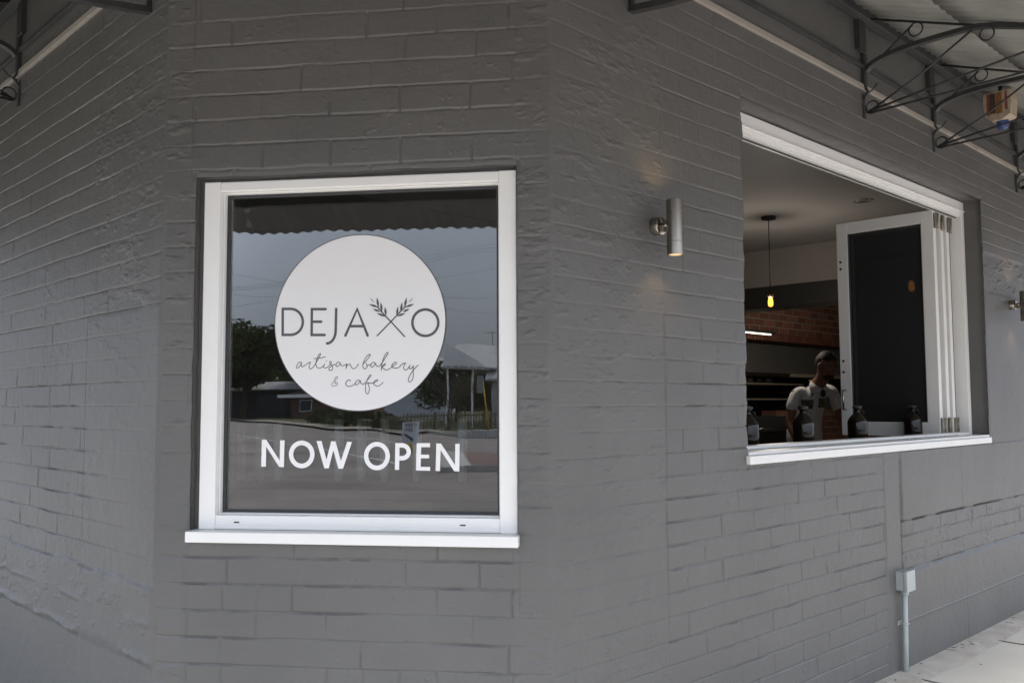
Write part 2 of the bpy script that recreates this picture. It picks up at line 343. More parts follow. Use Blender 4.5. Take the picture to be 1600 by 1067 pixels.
# shared heights so that neighbouring walls meet
def grid(a, b, s, must=()):
    g = list(np.arange(a, b, s))+[b]
    for m in must:
        k = int(np.argmin([abs(x-m) for x in g])); g[k] = m
    return sorted(g)
OPC = (.112, 1.182, .870, 2.056); OPR = (1.127, 3.838, 1.0635, 2.540)   # openings: u0,u1,z0,z1
ZT = 3.28
zs = np.array(grid(0, ZT, .0023, (OPC[2], OPC[3], OPR[2], OPR[3])))
def wall_sheet(f, us, op, depth, label, thick=0):
    us = np.array(us); U, Z = np.meshgrid(us, zs, indexing='ij')
    H = relief(f, U, Z)
    c, d, n = [np.array(v) for v in FR[f]]
    Uo = U.copy()
    if op:
        u0, u1, z0, z1 = op     # ragged plaster along the edges of the opening
        rag = (fbm(Z, Z*0+3.3, .09, 91, 3)-.5)*(.030 if f == 'R' else .008)
        rag2 = (fbm(U, U*0+1.3, .07, 95, 3)-.5)*(.006 if f == 'R' else .010)
        wu = np.exp(-np.abs(U-u0)/.02); Uo = Uo + wu*rag*(U <= u0+.001)*((Z > z0)*(Z < z1))
        ed = (Z > z0-.02)*(Z < z1+.02)*(np.exp(-np.maximum(u0-U, 0)/.012)*(U <= u0)+np.exp(-np.maximum(U-u1, 0)/.012)*(U >= u1))
        ed = ed + (U > u0-.01)*(U < u1+.01)*np.exp(-np.maximum(Z-z1, 0)/.012)*(Z >= z1)
        H = H-.004*np.clip(ed, 0, 1)
    # corners: blend to a shared worn arris
    def corner(sheet_u, cpos, bis, seed):
        k = np.exp(-(np.abs(U-sheet_u)/.007)**1.5)[..., None]
        zz = Z[0]; cp = np.array(cpos)[None, :] - np.array(bis)[None, :]*(.0035+.008*(fbm(zz, zz*0+.7, .12, seed, 3)-.5))[:, None]
        return k, cp
    Pos = c[None, None, :] + Uo[..., None]*d + H[..., None]*n
    bl = (FR['C'][2]+FR['L'][2]).normalized(); br_ = (FR['C'][2]+FR['R'][2]).normalized()
    if f in 'CL':
        k, cp = corner(0, CLp, bl, 71); i0 = int(np.argmin(abs(us))); Pos = Pos + k*(cp[None]-Pos[i0][None])
    if f in 'CR':
        s0 = 0 if f == 'R' else us[-1]; i0 = 0 if f == 'R' else -1
        k, cp = corner(s0, CRp, br_, 73); Pos = Pos + k*(cp[None]-Pos[i0][None].copy())
    Pos[..., 2] = Z if not op else Z + (rag2*np.exp(-np.abs(Z-op[3])/.02)*(Z >= op[3]-.001)*((U > op[0])*(U < op[1])))
    nu, nz = U.shape; idx = np.arange(nu*nz).reshape(nu, nz)
    um = (us[:-1]+us[1:])/2; zm = (zs[:-1]+zs[1:])/2
    keep = np.ones((nu-1, nz-1), bool)
    if op: keep &= ~(((um > op[0]) & (um < op[1]))[:, None] & ((zm > op[2]) & (zm < op[3]))[None, :])
    q = np.stack([idx[:-1, :-1], idx[1:, :-1], idx[1:, 1:], idx[:-1, 1:]], -1)[keep]
    V = Pos.reshape(-1, 3); faces = [q]
    if op:      # reveals
        i0, i1 = [int(np.argmin(abs(us-x))) for x in op[:2]]; j0, j1 = [int(np.argmin(abs(zs-x))) for x in op[2:]]
        loops = [idx[i0, j0:j1+1], idx[i0:i1+1, j1], idx[i1, j0:j1+1][::-1], idx[i0:i1+1, j0][::-1]]
        ring = np.concatenate([l[:-1] for l in loops]); m = len(ring); prev = ring
        steps = 5
        for s_ in range(1, steps+1):
            base = V.shape[0]; a = s_/steps
            pv = V[ring].copy(); uu = (pv-c)@d; zz_ = pv[:, 2]; oo = (pv-c)@n
            on = oo*(1-a)-depth*a
            nzz = (fbm(uu+s_*.013, zz_+s_*.02, .03, 77, 3)-.5)*.004
            npv = pv + (on-oo)[:, None]*n; cu = (op[0]+op[1])/2; cz = (op[2]+op[3])/2
            npv = npv + nzz[:, None]*(np.sign(uu-cu)*(np.abs(np.abs(uu-cu)-(op[1]-op[0])/2) < .03))[:, None]*d
            V = np.vstack([V, npv]); cur = np.arange(base, base+m)
            nx = np.roll(np.arange(m), -1)
            faces.append(np.stack([prev, prev[nx], cur[nx], cur], -1)); prev = cur
    q = np.vstack(faces)
    if f == 'L': q = q[:, ::-1]
    me = bpy.data.meshes.new('wall'); me.vertices.add(len(V)); me.vertices.foreach_set('co', V.astype(np.float32).ravel() - np.tile(np.array(bld.location), len(V)).astype(np.float32))
    me.loops.add(q.size); me.loops.foreach_set('vertex_index', q.ravel().astype(np.int32))
    me.polygons.add(len(q)); me.polygons.foreach_set('loop_start', np.arange(0, q.size, 4, dtype=np.int32))
    try: me.polygons.foreach_set('loop_total', np.full(len(q), 4, dtype=np.int32))
    except Exception: pass
    me.update(calc_edges=True); me.validate()
    me.polygons.foreach_set('use_smooth', np.ones(len(me.polygons), bool)); me.materials.append(paint)
    o = bpy.data.objects.new('wall', me); o.parent = bld; link(o); o['label'] = label
    return o
bld = thing('cafe_building', (0, 4, 0), 'grey painted brick corner cafe with white framed windows', 'building')
cw = grid(0, 1.28980, .0033, OPC[:2])
wall_sheet('C', cw, OPC, .066, 'narrow angled corner wall with the picture window')
ur = [0]; 
while ur[-1] < 5.3: ur.append(ur[-1]+.0044+.0008*ur[-1])
ur += [5.6, 6.2, 7, 9, 12.2]
for m_ in OPR[:2]: ur[int(np.argmin([abs(x-m_) for x in ur]))] = m_
wall_sheet('R', ur, OPR, .22, 'long brick side wall with the open servery window')
ul = [0]
while ul[-1] < 2.1: ul.append(ul[-1]+.0048)
ul += [2.4, 3, 4, 6, 9]
wall_sheet('L', ul, None, 0, 'brick side wall with rough plaster ridge near its foot')
# mouldings and upper ledge
for f, u1 in (('C', 1.2898), ('R', 12.2), ('L', 9.0)):
    a = 0 if f != 'C' else -.01; b = u1
    m = MB(); m.box(f, a, b, -.01, .014, 2.832, 2.858, bev=.003); m.build('moulding', beige, bld)
    m = MB(); m.box(f, a, b, -.01, .020, 2.938, 2.956, 0, .002); m.build('ledge', darkwood, bld)
    m = MB(); m.box(f, a, b, .006, .055, 3.165, 3.245, bev=.004); m.build('wall_plate', darkwood, bld)
# ------------------------------------------------------------------ picture window (glass set in a white frame)
def fbox(m, f, u0, u1, z0, z1, wd, o0, o1, mi=0, bev=.002, ends=None):
    """rectangular frame of four butted members"""
    m.box(f, u0, u0+wd, o0, o1, z0, z1, mi, bev); m.box(f, u1-wd, u1, o0, o1, z0, z1, mi, bev)
    m.box(f, u0+wd, u1-wd, o0, o1, z1-wd, z1, mi, bev); m.box(f, u0+wd, u1-wd, o0, o1, z0, z0+wd, mi, bev)
m = MB(); fbox(m, 'C', .105, 1.189, .875, 2.066, .026, -.085, -.040, 0, 0); m.build('caulking', paint, bld)
wf = MB(); 
wf.box('C', .132, .188, -.066, -.022, .905, 2.045, 0, .003); wf.box('C', 1.1225, 1.1785, -.066, -.022, .905, 2.045, 0, .003)
wf.box('C', .188, 1.1225, -.066, -.024, 2.013, 2.044, 0, .003); wf.box('C', .188, 1.1225, -.066, -.024, .906, .951, 0, .003)
fbox(wf, 'C', .1885, 1.122, .9515, 2.0125, .0045, -.074, -.046, 0, .001)
wf.box('C', .188, 1.1225, -.024, -.021, .912, .920, 0, .001)
frame = wf.build('window_frame', white, bld, 'white aluminium frame round the lettered picture window')
m = MB(); fbox(m, 'C', .1932, 1.1173, .9563, 2.0077, .009, -.080, -.066, 0, 0); m.build('gasket', gasket, frame)
m = MB(); m.box('C', .196, 1.114, -.078, -.072, .960, 2.004); m.build('pane', pane, frame)
for uu in (.262, 1.005):
    m = MB(); m.box('C', uu-.009, uu+.009, -.0245, -.0232, .9265, .931); m.build('drain_slot', gasket, frame)
m = MB(); m.box('C', .1135, 1.186, -.066, .032, .870, .9045, 0, .003)
m.build('sill', whitesill, frame)
# lettering as thin cut vinyl on the outside of the glass
LET = json.loads('''{"cap":[[[0.3901,1.5793],[0.3895,1.6225],[0.4178,1.6219],[0.427,1.6207],[0.4358,1.6173],[0.4437,1.612],[0.4504,1.6051],[0.4554,1.5968],[0.4585,1.5877],[0.4597,1.5781],[0.4588,1.5686],[0.4558,1.5596],[0.451,1.5515],[0.4445,1.5448],[0.4368,1.5399],[0.4281,1.5368],[0.4189,1.5359],[0.3906,1.5363],[0.3901,1.5793]],[[0.5375,1.6188],[0.4902,1.6197],[0.4903,1.5344],[0.535,1.5337]],[[0.4906,1.578],[0.5227,1.5774]],[[0.5735,1.6189],[0.5725,1.5509],[0.5725,1.5489],[0.572,1.5404],[0.5704,1.5323],[0.5678,1.5248],[0.5642,1.5183],[0.5598,1.513],[0.5547,1.5091],[0.5492,1.5067],[0.5435,1.5059]],[[0.6057,1.5306],[0.6449,1.6167],[0.6808,1.5295]],[[0.6217,1.5611],[0.6684,1.5603]],[[0.9162,1.5674],[0.9154,1.5591],[0.9129,1.5511],[0.909,1.5438],[0.9037,1.5374],[0.8972,1.5321],[0.8898,1.5283],[0.8818,1.526],[0.8734,1.5253],[0.8651,1.5263],[0.857,1.5288],[0.8496,1.5329],[0.843,1.5383],[0.8377,1.5449],[0.8337,1.5524],[0.8312,1.5605],[0.8304,1.5689],[0.8312,1.5773],[0.8336,1.5853],[0.8375,1.5926],[0.8429,1.5991],[0.8494,1.6043],[0.8568,1.6081],[0.8649,1.6104],[0.8733,1.6111],[0.8817,1.6101],[0.8897,1.6075],[0.8971,1.6034],[0.9036,1.5979],[0.909,1.5913],[0.9129,1.5838],[0.9154,1.5758],[0.9162,1.5674]]],"stem":[[[0.7131,1.5281],[0.7587,1.5736],[0.7779,1.5929],[0.7939,1.6098],[0.8075,1.6221]],[[0.8046,1.5244],[0.7587,1.5736],[0.7401,1.592],[0.7215,1.6128],[0.7134,1.6224]]],"leaf":[[[0.7028,1.6371],[0.6873,1.6532],0.00241],[[0.7169,1.6208],[0.7112,1.654],0.00755],[[0.7158,1.6216],[0.6842,1.6321],0.00694],[[0.7283,1.6061],[0.7243,1.6383],0.00755],[[0.7215,1.6073],[0.6976,1.6161],0.00694],[[0.7422,1.5943],[0.7384,1.6222],0.00755],[[0.7393,1.5908],[0.7111,1.6023],0.00694],[[0.8048,1.6198],[0.8106,1.6519],0.00755],[[0.8067,1.6198],[0.8367,1.6297],0.00694],[[0.7915,1.6052],[0.7962,1.6368],0.00755],[[0.7987,1.6053],[0.8214,1.6137],0.00694],[[0.7779,1.5944],[0.7826,1.6226],0.00694],[[0.7799,1.591],[0.808,1.6005],0.00694],[[0.8178,1.6348],[0.8341,1.6501],0.00241]],"script":[[[0.4568,1.4396],[0.4543,1.4457],[0.4469,1.4437],[0.4409,1.4343],[0.4397,1.4275],[0.445,1.4268],[0.4524,1.4346],[0.4568,1.442],[0.4557,1.4341],[0.4602,1.4301],[0.4709,1.436],[0.479,1.4418],[0.4872,1.4448],[0.4848,1.4377],[0.4825,1.4299],[0.4875,1.4224],[0.4956,1.4274],[0.5024,1.4363],[0.5118,1.4516],[0.5195,1.4657],[0.5214,1.4728],[0.5152,1.4682],[0.5093,1.4548],[0.5057,1.4407],[0.5087,1.4296],[0.517,1.4248],[0.5251,1.4271],[0.5329,1.4337],[0.5362,1.4384],[0.532,1.4297],[0.5366,1.4254],[0.5448,1.4273],[0.5529,1.4342],[0.559,1.4413],[0.5563,1.447],[0.5525,1.4441],[0.5561,1.4366],[0.563,1.429],[0.5615,1.4196],[0.5539,1.417],[0.5502,1.4225],[0.5575,1.4303],[0.5667,1.4356],[0.5749,1.4364]],[[0.5879,1.4429],[0.5805,1.4438],[0.5744,1.436],[0.5761,1.4301],[0.5823,1.4312],[0.5895,1.44],[0.5904,1.435],[0.5969,1.4315],[0.605,1.4341],[0.6112,1.4376],[0.6091,1.4301],[0.6079,1.4226]],[[0.6079,1.4226],[0.6131,1.4329],[0.6212,1.437],[0.6249,1.4307],[0.6311,1.4225],[0.6392,1.4235],[0.6456,1.4294],[0.6498,1.4367]],[[0.4994,1.4565],[0.5183,1.4579],[0.5379,1.462]],[[0.5408,1.4485],[0.5423,1.4478]],[[0.6233,1.3822],[0.6216,1.3853],[0.6152,1.3846],[0.6087,1.3768],[0.6096,1.3687],[0.6186,1.3642],[0.6299,1.3665],[0.6404,1.3734]],[[0.6556,1.3819],[0.6516,1.3851],[0.6443,1.3812],[0.6404,1.3734],[0.6428,1.369],[0.6493,1.3718],[0.6573,1.3819],[0.6584,1.3756],[0.6665,1.3709],[0.6735,1.3747],[0.6799,1.3833],[0.689,1.3933],[0.6934,1.3995],[0.6889,1.4003],[0.6825,1.3903],[0.677,1.3763],[0.6747,1.3622],[0.6756,1.3466],[0.6805,1.3396],[0.6861,1.345],[0.6876,1.359],[0.6835,1.3715],[0.6815,1.3754],[0.6923,1.3738],[0.7036,1.376],[0.7116,1.3799],[0.7156,1.3845],[0.7099,1.3846],[0.7028,1.3776],[0.7036,1.3695],[0.7133,1.3651],[0.7229,1.3673],[0.7333,1.3766]],[[0.6765,1.4384],[0.6795,1.4309],[0.679,1.4262],[0.6742,1.4213],[0.6681,1.4229],[0.6653,1.4295],[0.6668,1.4389],[0.6708,1.4498],[0.6804,1.4638],[0.6893,1.4683],[0.6885,1.4629],[0.6797,1.4512],[0.668,1.4381]],[[0.6795,1.4309],[0.6846,1.4337],[0.6922,1.4336]],[[0.7067,1.4372],[0.7031,1.4424],[0.6967,1.4401],[0.6922,1.4323],[0.6947,1.4265],[0.7016,1.4291],[0.7083,1.4381],[0.7104,1.4313],[0.7161,1.4282],[0.7225,1.4312],[0.7305,1.4413],[0.74,1.4552],[0.7483,1.4676],[0.7496,1.473],[0.7448,1.472],[0.7368,1.4599],[0.7308,1.4428],[0.728,1.4273],[0.7271,1.4156]],[[0.7271,1.4156],[0.7293,1.4257],[0.7353,1.4334],[0.7409,1.4371],[0.7378,1.4315],[0.7305,1.4279],[0.7341,1.4222],[0.7402,1.4178],[0.7498,1.4177],[0.7582,1.4226],[0.7658,1.4292],[0.7751,1.4348],[0.7779,1.4398],[0.773,1.4416],[0.7655,1.4359],[0.7618,1.4297],[0.7658,1.4242],[0.7754,1.4225],[0.7866,1.4251],[0.793,1.432],[0.8002,1.4369],[0.8081,1.4385],[0.8042,1.4323],[0.8018,1.4234],[0.8058,1.416],[0.8122,1.417],[0.8189,1.4247],[0.8233,1.4312],[0.8204,1.4247],[0.8236,1.4192],[0.8297,1.4231],[0.834,1.4292],[0.8329,1.4168],[0.8339,1.4013],[0.8322,1.3874],[0.825,1.3778],[0.8182,1.379],[0.819,1.389],[0.825,1.4029],[0.8329,1.4137],[0.8408,1.4226],[0.8499,1.4314]]],"amp":[[[0.5697,1.3732],[0.5746,1.3771],[0.5803,1.3747],[0.5763,1.368],[0.5666,1.3662],[0.5603,1.3686],[0.5632,1.3764],[0.5713,1.385],[0.5794,1.3909],[0.5796,1.3967],[0.5744,1.3951],[0.5709,1.3881],[0.5721,1.3787],[0.5746,1.3748]]],"quads":[[[0.3229,1.1916],[0.3384,1.1916],[0.3386,1.104],[0.3224,1.1039]],[[0.3861,1.1899],[0.4015,1.1899],[0.4002,1.1026],[0.3852,1.1058]],[[0.3229,1.1916],[0.3384,1.1916],[0.4002,1.1026],[0.3838,1.1035]],[[0.5105,1.1877],[0.5275,1.1877],[0.5528,1.0997],[0.5377,1.0996]],[[0.5377,1.0996],[0.5528,1.0997],[0.5751,1.1867],[0.5603,1.1867]],[[0.5589,1.1867],[0.5751,1.1867],[0.6009,1.0986],[0.5852,1.0985]],[[0.5852,1.0985],[0.6009,1.0986],[0.6304,1.1848],[0.6139,1.1851]],[[0.7748,1.181],[0.7891,1.181],[0.788,1.0957],[0.7737,1.0957]],[[0.8454,1.1811],[0.8603,1.1811],[0.858,1.0944],[0.8431,1.0943]],[[0.8582,1.1811],[0.8894,1.1811],[0.8894,1.1684],[0.8582,1.1683]],[[0.8579,1.1446],[0.8862,1.1446],[0.8863,1.133],[0.8576,1.1329]],[[0.8569,1.106],[0.8898,1.1055],[0.8895,1.0932],[0.8562,1.094]],[[0.9099,1.1804],[0.9247,1.1798],[0.922,1.0926],[0.9075,1.0933]],[[0.9719,1.1791],[0.9859,1.1791],[0.9848,1.0916],[0.9701,1.0949]],[[0.9099,1.1804],[0.9254,1.1798],[0.9848,1.0916],[0.9683,1.0922]]],"bold":[[[0.4968,1.1443],[0.4963,1.1378],[0.4948,1.1315],[0.4922,1.1256],[0.4886,1.1203],[0.4842,1.1157],[0.4791,1.1119],[0.4735,1.1091],[0.4674,1.1074],[0.4611,1.1068],[0.4549,1.1074],[0.4488,1.109],[0.443,1.1118],[0.4378,1.1155],[0.4333,1.1201],[0.4296,1.1254],[0.4268,1.1313],[0.4251,1.1376],[0.4245,1.1441],[0.425,1.1506],[0.4265,1.1569],[0.4291,1.1629],[0.4327,1.1682],[0.4371,1.1729],[0.4422,1.1766],[0.4479,1.1794],[0.454,1.1811],[0.4603,1.1817],[0.4665,1.1811],[0.4727,1.1794],[0.4784,1.1767],[0.4836,1.1729],[0.4881,1.1683],[0.4918,1.163],[0.4945,1.1571],[0.4962,1.1508],[0.4968,1.1443]],[[0.7499,1.1398],[0.7494,1.1332],[0.7478,1.1268],[0.7452,1.1208],[0.7416,1.1153],[0.7372,1.1106],[0.7321,1.1068],[0.7265,1.104],[0.7205,1.1022],[0.7142,1.1016],[0.708,1.1022],[0.7019,1.1038],[0.6962,1.1066],[0.6911,1.1104],[0.6866,1.1151],[0.6829,1.1205],[0.6803,1.1265],[0.6786,1.133],[0.678,1.1396],[0.6785,1.1462],[0.6801,1.1527],[0.6827,1.1587],[0.6863,1.1642],[0.6907,1.1689],[0.6958,1.1727],[0.7015,1.1755],[0.7075,1.1772],[0.7138,1.1778],[0.72,1.1773],[0.7261,1.1755],[0.7318,1.1727],[0.7369,1.1689],[0.7414,1.1642],[0.745,1.1588],[0.7477,1.1528],[0.7493,1.1464],[0.7499,1.1398]],[[0.7855,1.1741],[0.7955,1.1741],[0.7973,1.1741],[0.8031,1.1734],[0.8084,1.1714],[0.813,1.1681],[0.8165,1.1638],[0.8187,1.1588],[0.8195,1.1534],[0.8188,1.1481],[0.8166,1.1431],[0.8131,1.1388],[0.8085,1.1355],[0.8032,1.1334],[0.7975,1.1327],[0.7957,1.1327],[0.7857,1.1326]]]}''')
def smooth(pts, n=6):
    if len(pts) < 3: return pts
    r = []
    for i in range(len(pts)-1):
        p0 = pts[max(i-1, 0)]; p1 = pts[i]; p2 = pts[i+1]; p3 = pts[min(i+2, len(pts)-1)]
        for k in range(n):
            t = k/n
            r.append(tuple(.5*((2*p1[j])+(-p0[j]+p2[j])*t+(2*p0[j]-5*p1[j]+4*p2[j]-p3[j])*t*t+(-p0[j]+3*p1[j]-3*p2[j]+p3[j])*t**3) for j in (0, 1)))
    r.append(pts[-1]); return r
OG = -.072
def stroke(m, pts, w, o=.0008, closed=False, caps=True):
    """flat ribbon of constant width with mitred bends and round ends, .3 mm thick"""
    pts = [Vector(p) for p in pts]; n = len(pts); A = []; B = []
    if closed: pts = pts[:-1]; n -= 1
    for i in range(n):
        a = pts[(i-1) % n] if closed or i else pts[i]; c = pts[(i+1) % n] if closed or i < n-1 else pts[i]
        d1 = (pts[i]-a); d2 = (c-pts[i])
        if d1.length < 1e-9: d1 = d2
        if d2.length < 1e-9: d2 = d1
        d1.normalize(); d2.normalize(); t = (d1+d2)
        if t.length < .3: t = d2.copy()
        t.normalize(); nn = Vector((-t.y, t.x)); k = 1/max(.6, abs(nn.dot(Vector((-d2.y, d2.x)))))
        A.append(pts[i]+nn*w/2*k); B.append(pts[i]-nn*w/2*k)
    top = OG+o; b = len(m.v)
    for p in A+B: m.v.append(P('C', p.x, top, p.y))
    for i in range(n if closed else n-1):
        j = (i+1) % n; m.f.append([b+i, b+j, b+n+j, b+n+i]); m.m.append(0); m.sm.append(False)
    if caps and not closed:
        for e in (0, n-1):
            disc(m, pts[e], w/2, o+.00003)
    return m
def disc(m, c, r, o, n=14):
    b = len(m.v)
    for k in range(n): m.v.append(P('C', c[0]+r*math.cos(6.28318*k/n), OG+o, c[1]+r*math.sin(6.28318*k/n)))
    m.f.append([b+k for k in range(n)]); m.m.append(0); m.sm.append(False)
# round sticker
m = MB(); N_ = 96; cu, cz = .6515, 1.5735; ru, rz = .2885, .2885
m.prism([P('C', cu+ru*math.cos(2*math.pi*k/N_), OG+.0002, cz+rz*math.sin(2*math.pi*k/N_)) for k in range(N_)], FR['C'][2]*.0006)
st = m.build('sticker', vinylw, frame, 'large round white logo sticker on the glass')
m = MB(); stroke(m, [(cu+(ru+.0004)*math.cos(2*math.pi*k/N_), cz+(rz+.0004)*math.sin(2*math.pi*k/N_)) for k in range(N_+1)], .0028, .0010, True); m.build('sticker_edge', vinylg, frame)
m = MB(); lay = .0012
for s_ in LET['cap']:
    lay += .00005; stroke(m, s_, .0086, lay, closed=(abs(s_[0][0]-s_[-1][0])+abs(s_[0][1]-s_[-1][1]) < 1e-3))
for s_ in LET['stem']: lay += .00005; stroke(m, s_, .0044, lay)
for a, b, w_ in LET['leaf']:
    lay += .00004; a = Vector(a); b = Vector(b); d_ = b-a; nn = Vector((-d_.y, d_.x)).normalized(); pr = []
    for t, k in ((0, .12), (.15, .55), (.35, .95), (.5, 1), (.7, .72), (.88, .3)): pr.append((a+d_*t, k*w_/2))
    poly = [p+nn*k for p, k in pr]+[b]+[p-nn*k for p, k in reversed(pr)]
    q = len(m.v); m.v += [P('C', p.x, OG+lay, p.y) for p in poly]; m.f.append([q+i for i in range(len(poly))]); m.m.append(0); m.sm.append(False)
m.build('logo_name', vinylg, frame, 'grey capital lettering DEJA with crossed wheat ears and O')
m = MB(); lay = .0012
for s_ in LET['script']: lay += .00005; stroke(m, smooth([tuple(p) for p in s_]), .0025, lay)
for s_ in LET['amp']: lay += .00005; stroke(m, smooth([tuple(p) for p in s_]), .0015, lay)
m.build('logo_script', vinylg, frame, 'grey handwritten words artisan bakery & cafe')
m = MB(); lay = .0003
for q_ in LET['quads']:
    lay += .00004; b = len(m.v); m.v += [P('C', p[0], OG+lay, p[1]) for p in q_]; m.f.append([b, b+1, b+2, b+3]); m.m.append(0); m.sm.append(False)
for i, s_ in enumerate(LET['bold']): lay += .00004; stroke(m, s_, [.0150, .0146, .0142][i], lay, closed=i < 2, caps=False)
m.build('opening_words', vinylb, frame, 'white capital words NOW OPEN')
# ------------------------------------------------------------------ servery (bifold) window, folded open
bf = MB()
# head, jambs, bottom track : plane about 10 cm inside the wall face
bf.box('R', 1.14, 3.834, -.175, -.100, 2.462, 2.534, 0, .003)          # head
bf.box('R', 1.14, 3.834, -.104, -.092, 2.474, 2.478, 0)
bf.box('R', 1.14, 3.790, -.160, -.112, 2.442, 2.462, 0, .002)
bf.box('R', 3.790, 3.834, -.175, -.100, 1.125, 2.462, 0, .003)          # hinge jamb
bf.box('R', 1.14, 1.190, -.175, -.102, 1.125, 2.462, 0, .003)
bf.box('R', 1.132, 3.834, -.165, -.100, 1.099, 1.128, 0, .002)         # bottom track
bf.box('R', 1.132, 3.834, -.099, -.004, 1.099, 1.112, 0, .002)
bff = bf.build('window_frame', white, bld, 'wide white frame of the open servery window')
m = MB(); m.box('R', 1.112, 3.820, -.20, .014, 1.0645, 1.0985, 0, .003); m.build('sill', whitesill, bff)
m = MB(); m.box('R', 1.19, 3.79, -.137, -.130, 2.436, 2.4425); m.build('track', gasket, bff)
m = MB(); m.box('R', 1.15, 3.60, -.101, -.0985, 1.1125, 1.1145); m.build('track_line', gasket, bff)
hingem = mat('worn_hinge_metal', (.30, .27, .22), .45, .7, var=.3, vscale=40)
def sash(u, w0, w1, z0, z1, t=.042, lab=None):
    m = MB()
    s = .072
    m.box('R', u, u+t, -w0-s, -w0, z0, z1, 0, .002); m.box('R', u, u+t, -w1, -w1+s, z0, z1, 0, .002)
    m.box('R', u+.0005, u+t-.0005, -w1+s, -w0-s, z1-s, z1, 0, .002); m.box('R', u+.0005, u+t-.0005, -w1+s, -w0-s, z0, z0+s+.012, 0, .002)
    m.build('sash', white, bff, lab)
    m = MB(); m.box('R', u+t*.35, u+t*.35+.006, -w1+s-.004, -w0-s+.004, z0+s+.004, z1-s+.004); m.build('pane', paneb, bff)
    m = MB()
    fb = [(-w1+s, -w1+s+.006, z0+s+.012, z1-s), (-w0-s-.006, -w0-s, z0+s+.012, z1-s)]
    for a, b, c, d in fb: m.box('R', u+.004, u+t-.004, a, b, c, d)
    m.build('gasket', gasket, bff)
Z0, Z1 = 1.105, 2.448
sash(3.485, .155, .758, Z0, Z1, lab='nearest open sash turned inward, dark glass facing the opening')
sash(3.600, .155, .770, Z0, Z1); sash(3.690, .155, .770, Z0, Z1)
for k, (u, o0) in enumerate(((3.488, -.155), (3.604, -.155), (3.694, -.155))):
    for zc, hh in ((2.385, .045), (1.170, .045)):
        m = MB(); m.box('R', u+.002, u+.036, o0, o0+.010, zc-hh, zc+hh, 0, .0015)
        m.tube([P('R', u+(.044 if k != 1 else -.002), o0+.010, zc-hh), P('R', u+(.044 if k != 1 else -.002), o0+.010, zc+hh)], .007)
        for q in (-.025, .025): m.box('R', u+.012, u+.024, o0+.010, o0+.0125, zc+q-.006, zc+q+.006)
        m.build('hinge', hingem, bff)
# pull handle and little latch holes on the free stile of the first sash
m = MB()
m.tube([P('R', 3.485, -.728, 1.385), P('R', 3.452, -.728, 1.385), P('R', 3.452, -.728, 1.265), P('R', 3.485, -.728, 1.265)], .006); m.build('handle', steel, bff)
for zc in (2.20, 2.155, 1.57, 1.50):
    m = MB(); m.lathe(P('R', 3.4848, -.735, zc), [(.008, 0), (.008, .0015)], 12, -FR['R'][1]); m.lathe(P('R', 3.483, -.735, zc), [(.004, 0), (.004, .001)], 10, -FR['R'][1], 1)
    m.build('latch_hole', [steel, gasket], bff)

# ------------------------------------------------------------------ awning of corrugated iron on wrought iron brackets
aw = thing('awning', P('C', .6, .1, 3.2), 'rusting grey corrugated iron awning on black wrought iron brackets', 'awning')
S = 2.32; RZ = lambda s: 3.225-.372*s
galvd = mat('darkened_roof_iron', (.15, .145, .14), .7, .1, var=.2, vscale=3)  # roof iron coloured darker on two runs to imitate shade and cut bounce
TL_, TR_ = math.tan(R(37.7/2)), math.tan(R(52.36/2))
def roof(f, ua, ub, ta, tb, s0, s1, dz, lab=None):
    """one run of sheets; ta/tb = tan(half corner angle) where the run is mitred at a hip"""
    m = MB(); pitch = .076; du = pitch/8
    n = int((ub+(tb*s1)-ua+(ta*s1))/du); base = None
    rows = max(2, int((s1-s0)/.12))
    for i in range(n+1):
        u = ua-ta*s1+i*du
        lo = s0
        if ta and u < ua: lo = max(lo, (ua-u)/ta)
        if tb and u > ub: lo = max(lo, (u-ub)/tb)
        lo = min(lo, s1-.002); c = math.cos(2*math.pi*u/pitch)*.0058
        for k in range(rows+1):
            s = lo+(s1-lo)*k/rows
            m.v.append(P(f, u, s, RZ(s)+c+dz))
    r1 = rows+1
    for i in range(n):
        for k in range(rows):
            a = i*r1+k; m.f.append([a, a+1, a+r1+1, a+r1]); m.m.append(0); m.sm.append(True)
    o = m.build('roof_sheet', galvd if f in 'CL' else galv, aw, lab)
    md = o.modifiers.new('thickness', 'SOLIDIFY'); md.thickness = .0012
for f, ua, ub, ta, tb in (('C', 0, 1.2898, TL_, TR_), ('R', 0, 9.0, TR_, 0), ('L', 0, 7.0, TL_, 0)):
    roof(f, ua, ub, ta, tb, .03, .52, .0022); roof(f, ua, ub, ta, tb, .44, S, -.004)
    m = MB()
    for sc_ in (1.25, 1.95):
        z = RZ(sc_); a = ua-(ta*sc_); b = ub+(tb*sc_)
        m.box(f, a, b, sc_-.022, sc_+.022, z-.062, z-.013)
    m.build('purlin', darkwood, aw)
    u = ua-ta*S+.05       # roofing screws along the edge
    while f == 'C' and u < ub+tb*S-.05:
        m = MB(); m.lathe(P(f, u, S-.04, RZ(S-.04)-.024), [(.006, 0), (.006, .016)], 8); u += .304
        m.build('roof_screw', steel, aw)
for ta, f, u0, sg in ((TL_, 'C', 0, -1), (TR_, 'C', 1.2898, 1)):
    m = MB(); d_ = [P(f, u0+sg*ta*s, s, RZ(s)-.030) for s in (.06, 1.2, 2.0)]
    m.tube(d_, .014, n=4); m.build('hip_rafter', darkwood, aw)
    m = MB(); m.tube([P(f, u0+sg*ta*s, s, RZ(s)+.022) for s in (.03, 1.2, S-.06)], .03, n=10); m.build('ridge_cap', galv, aw)
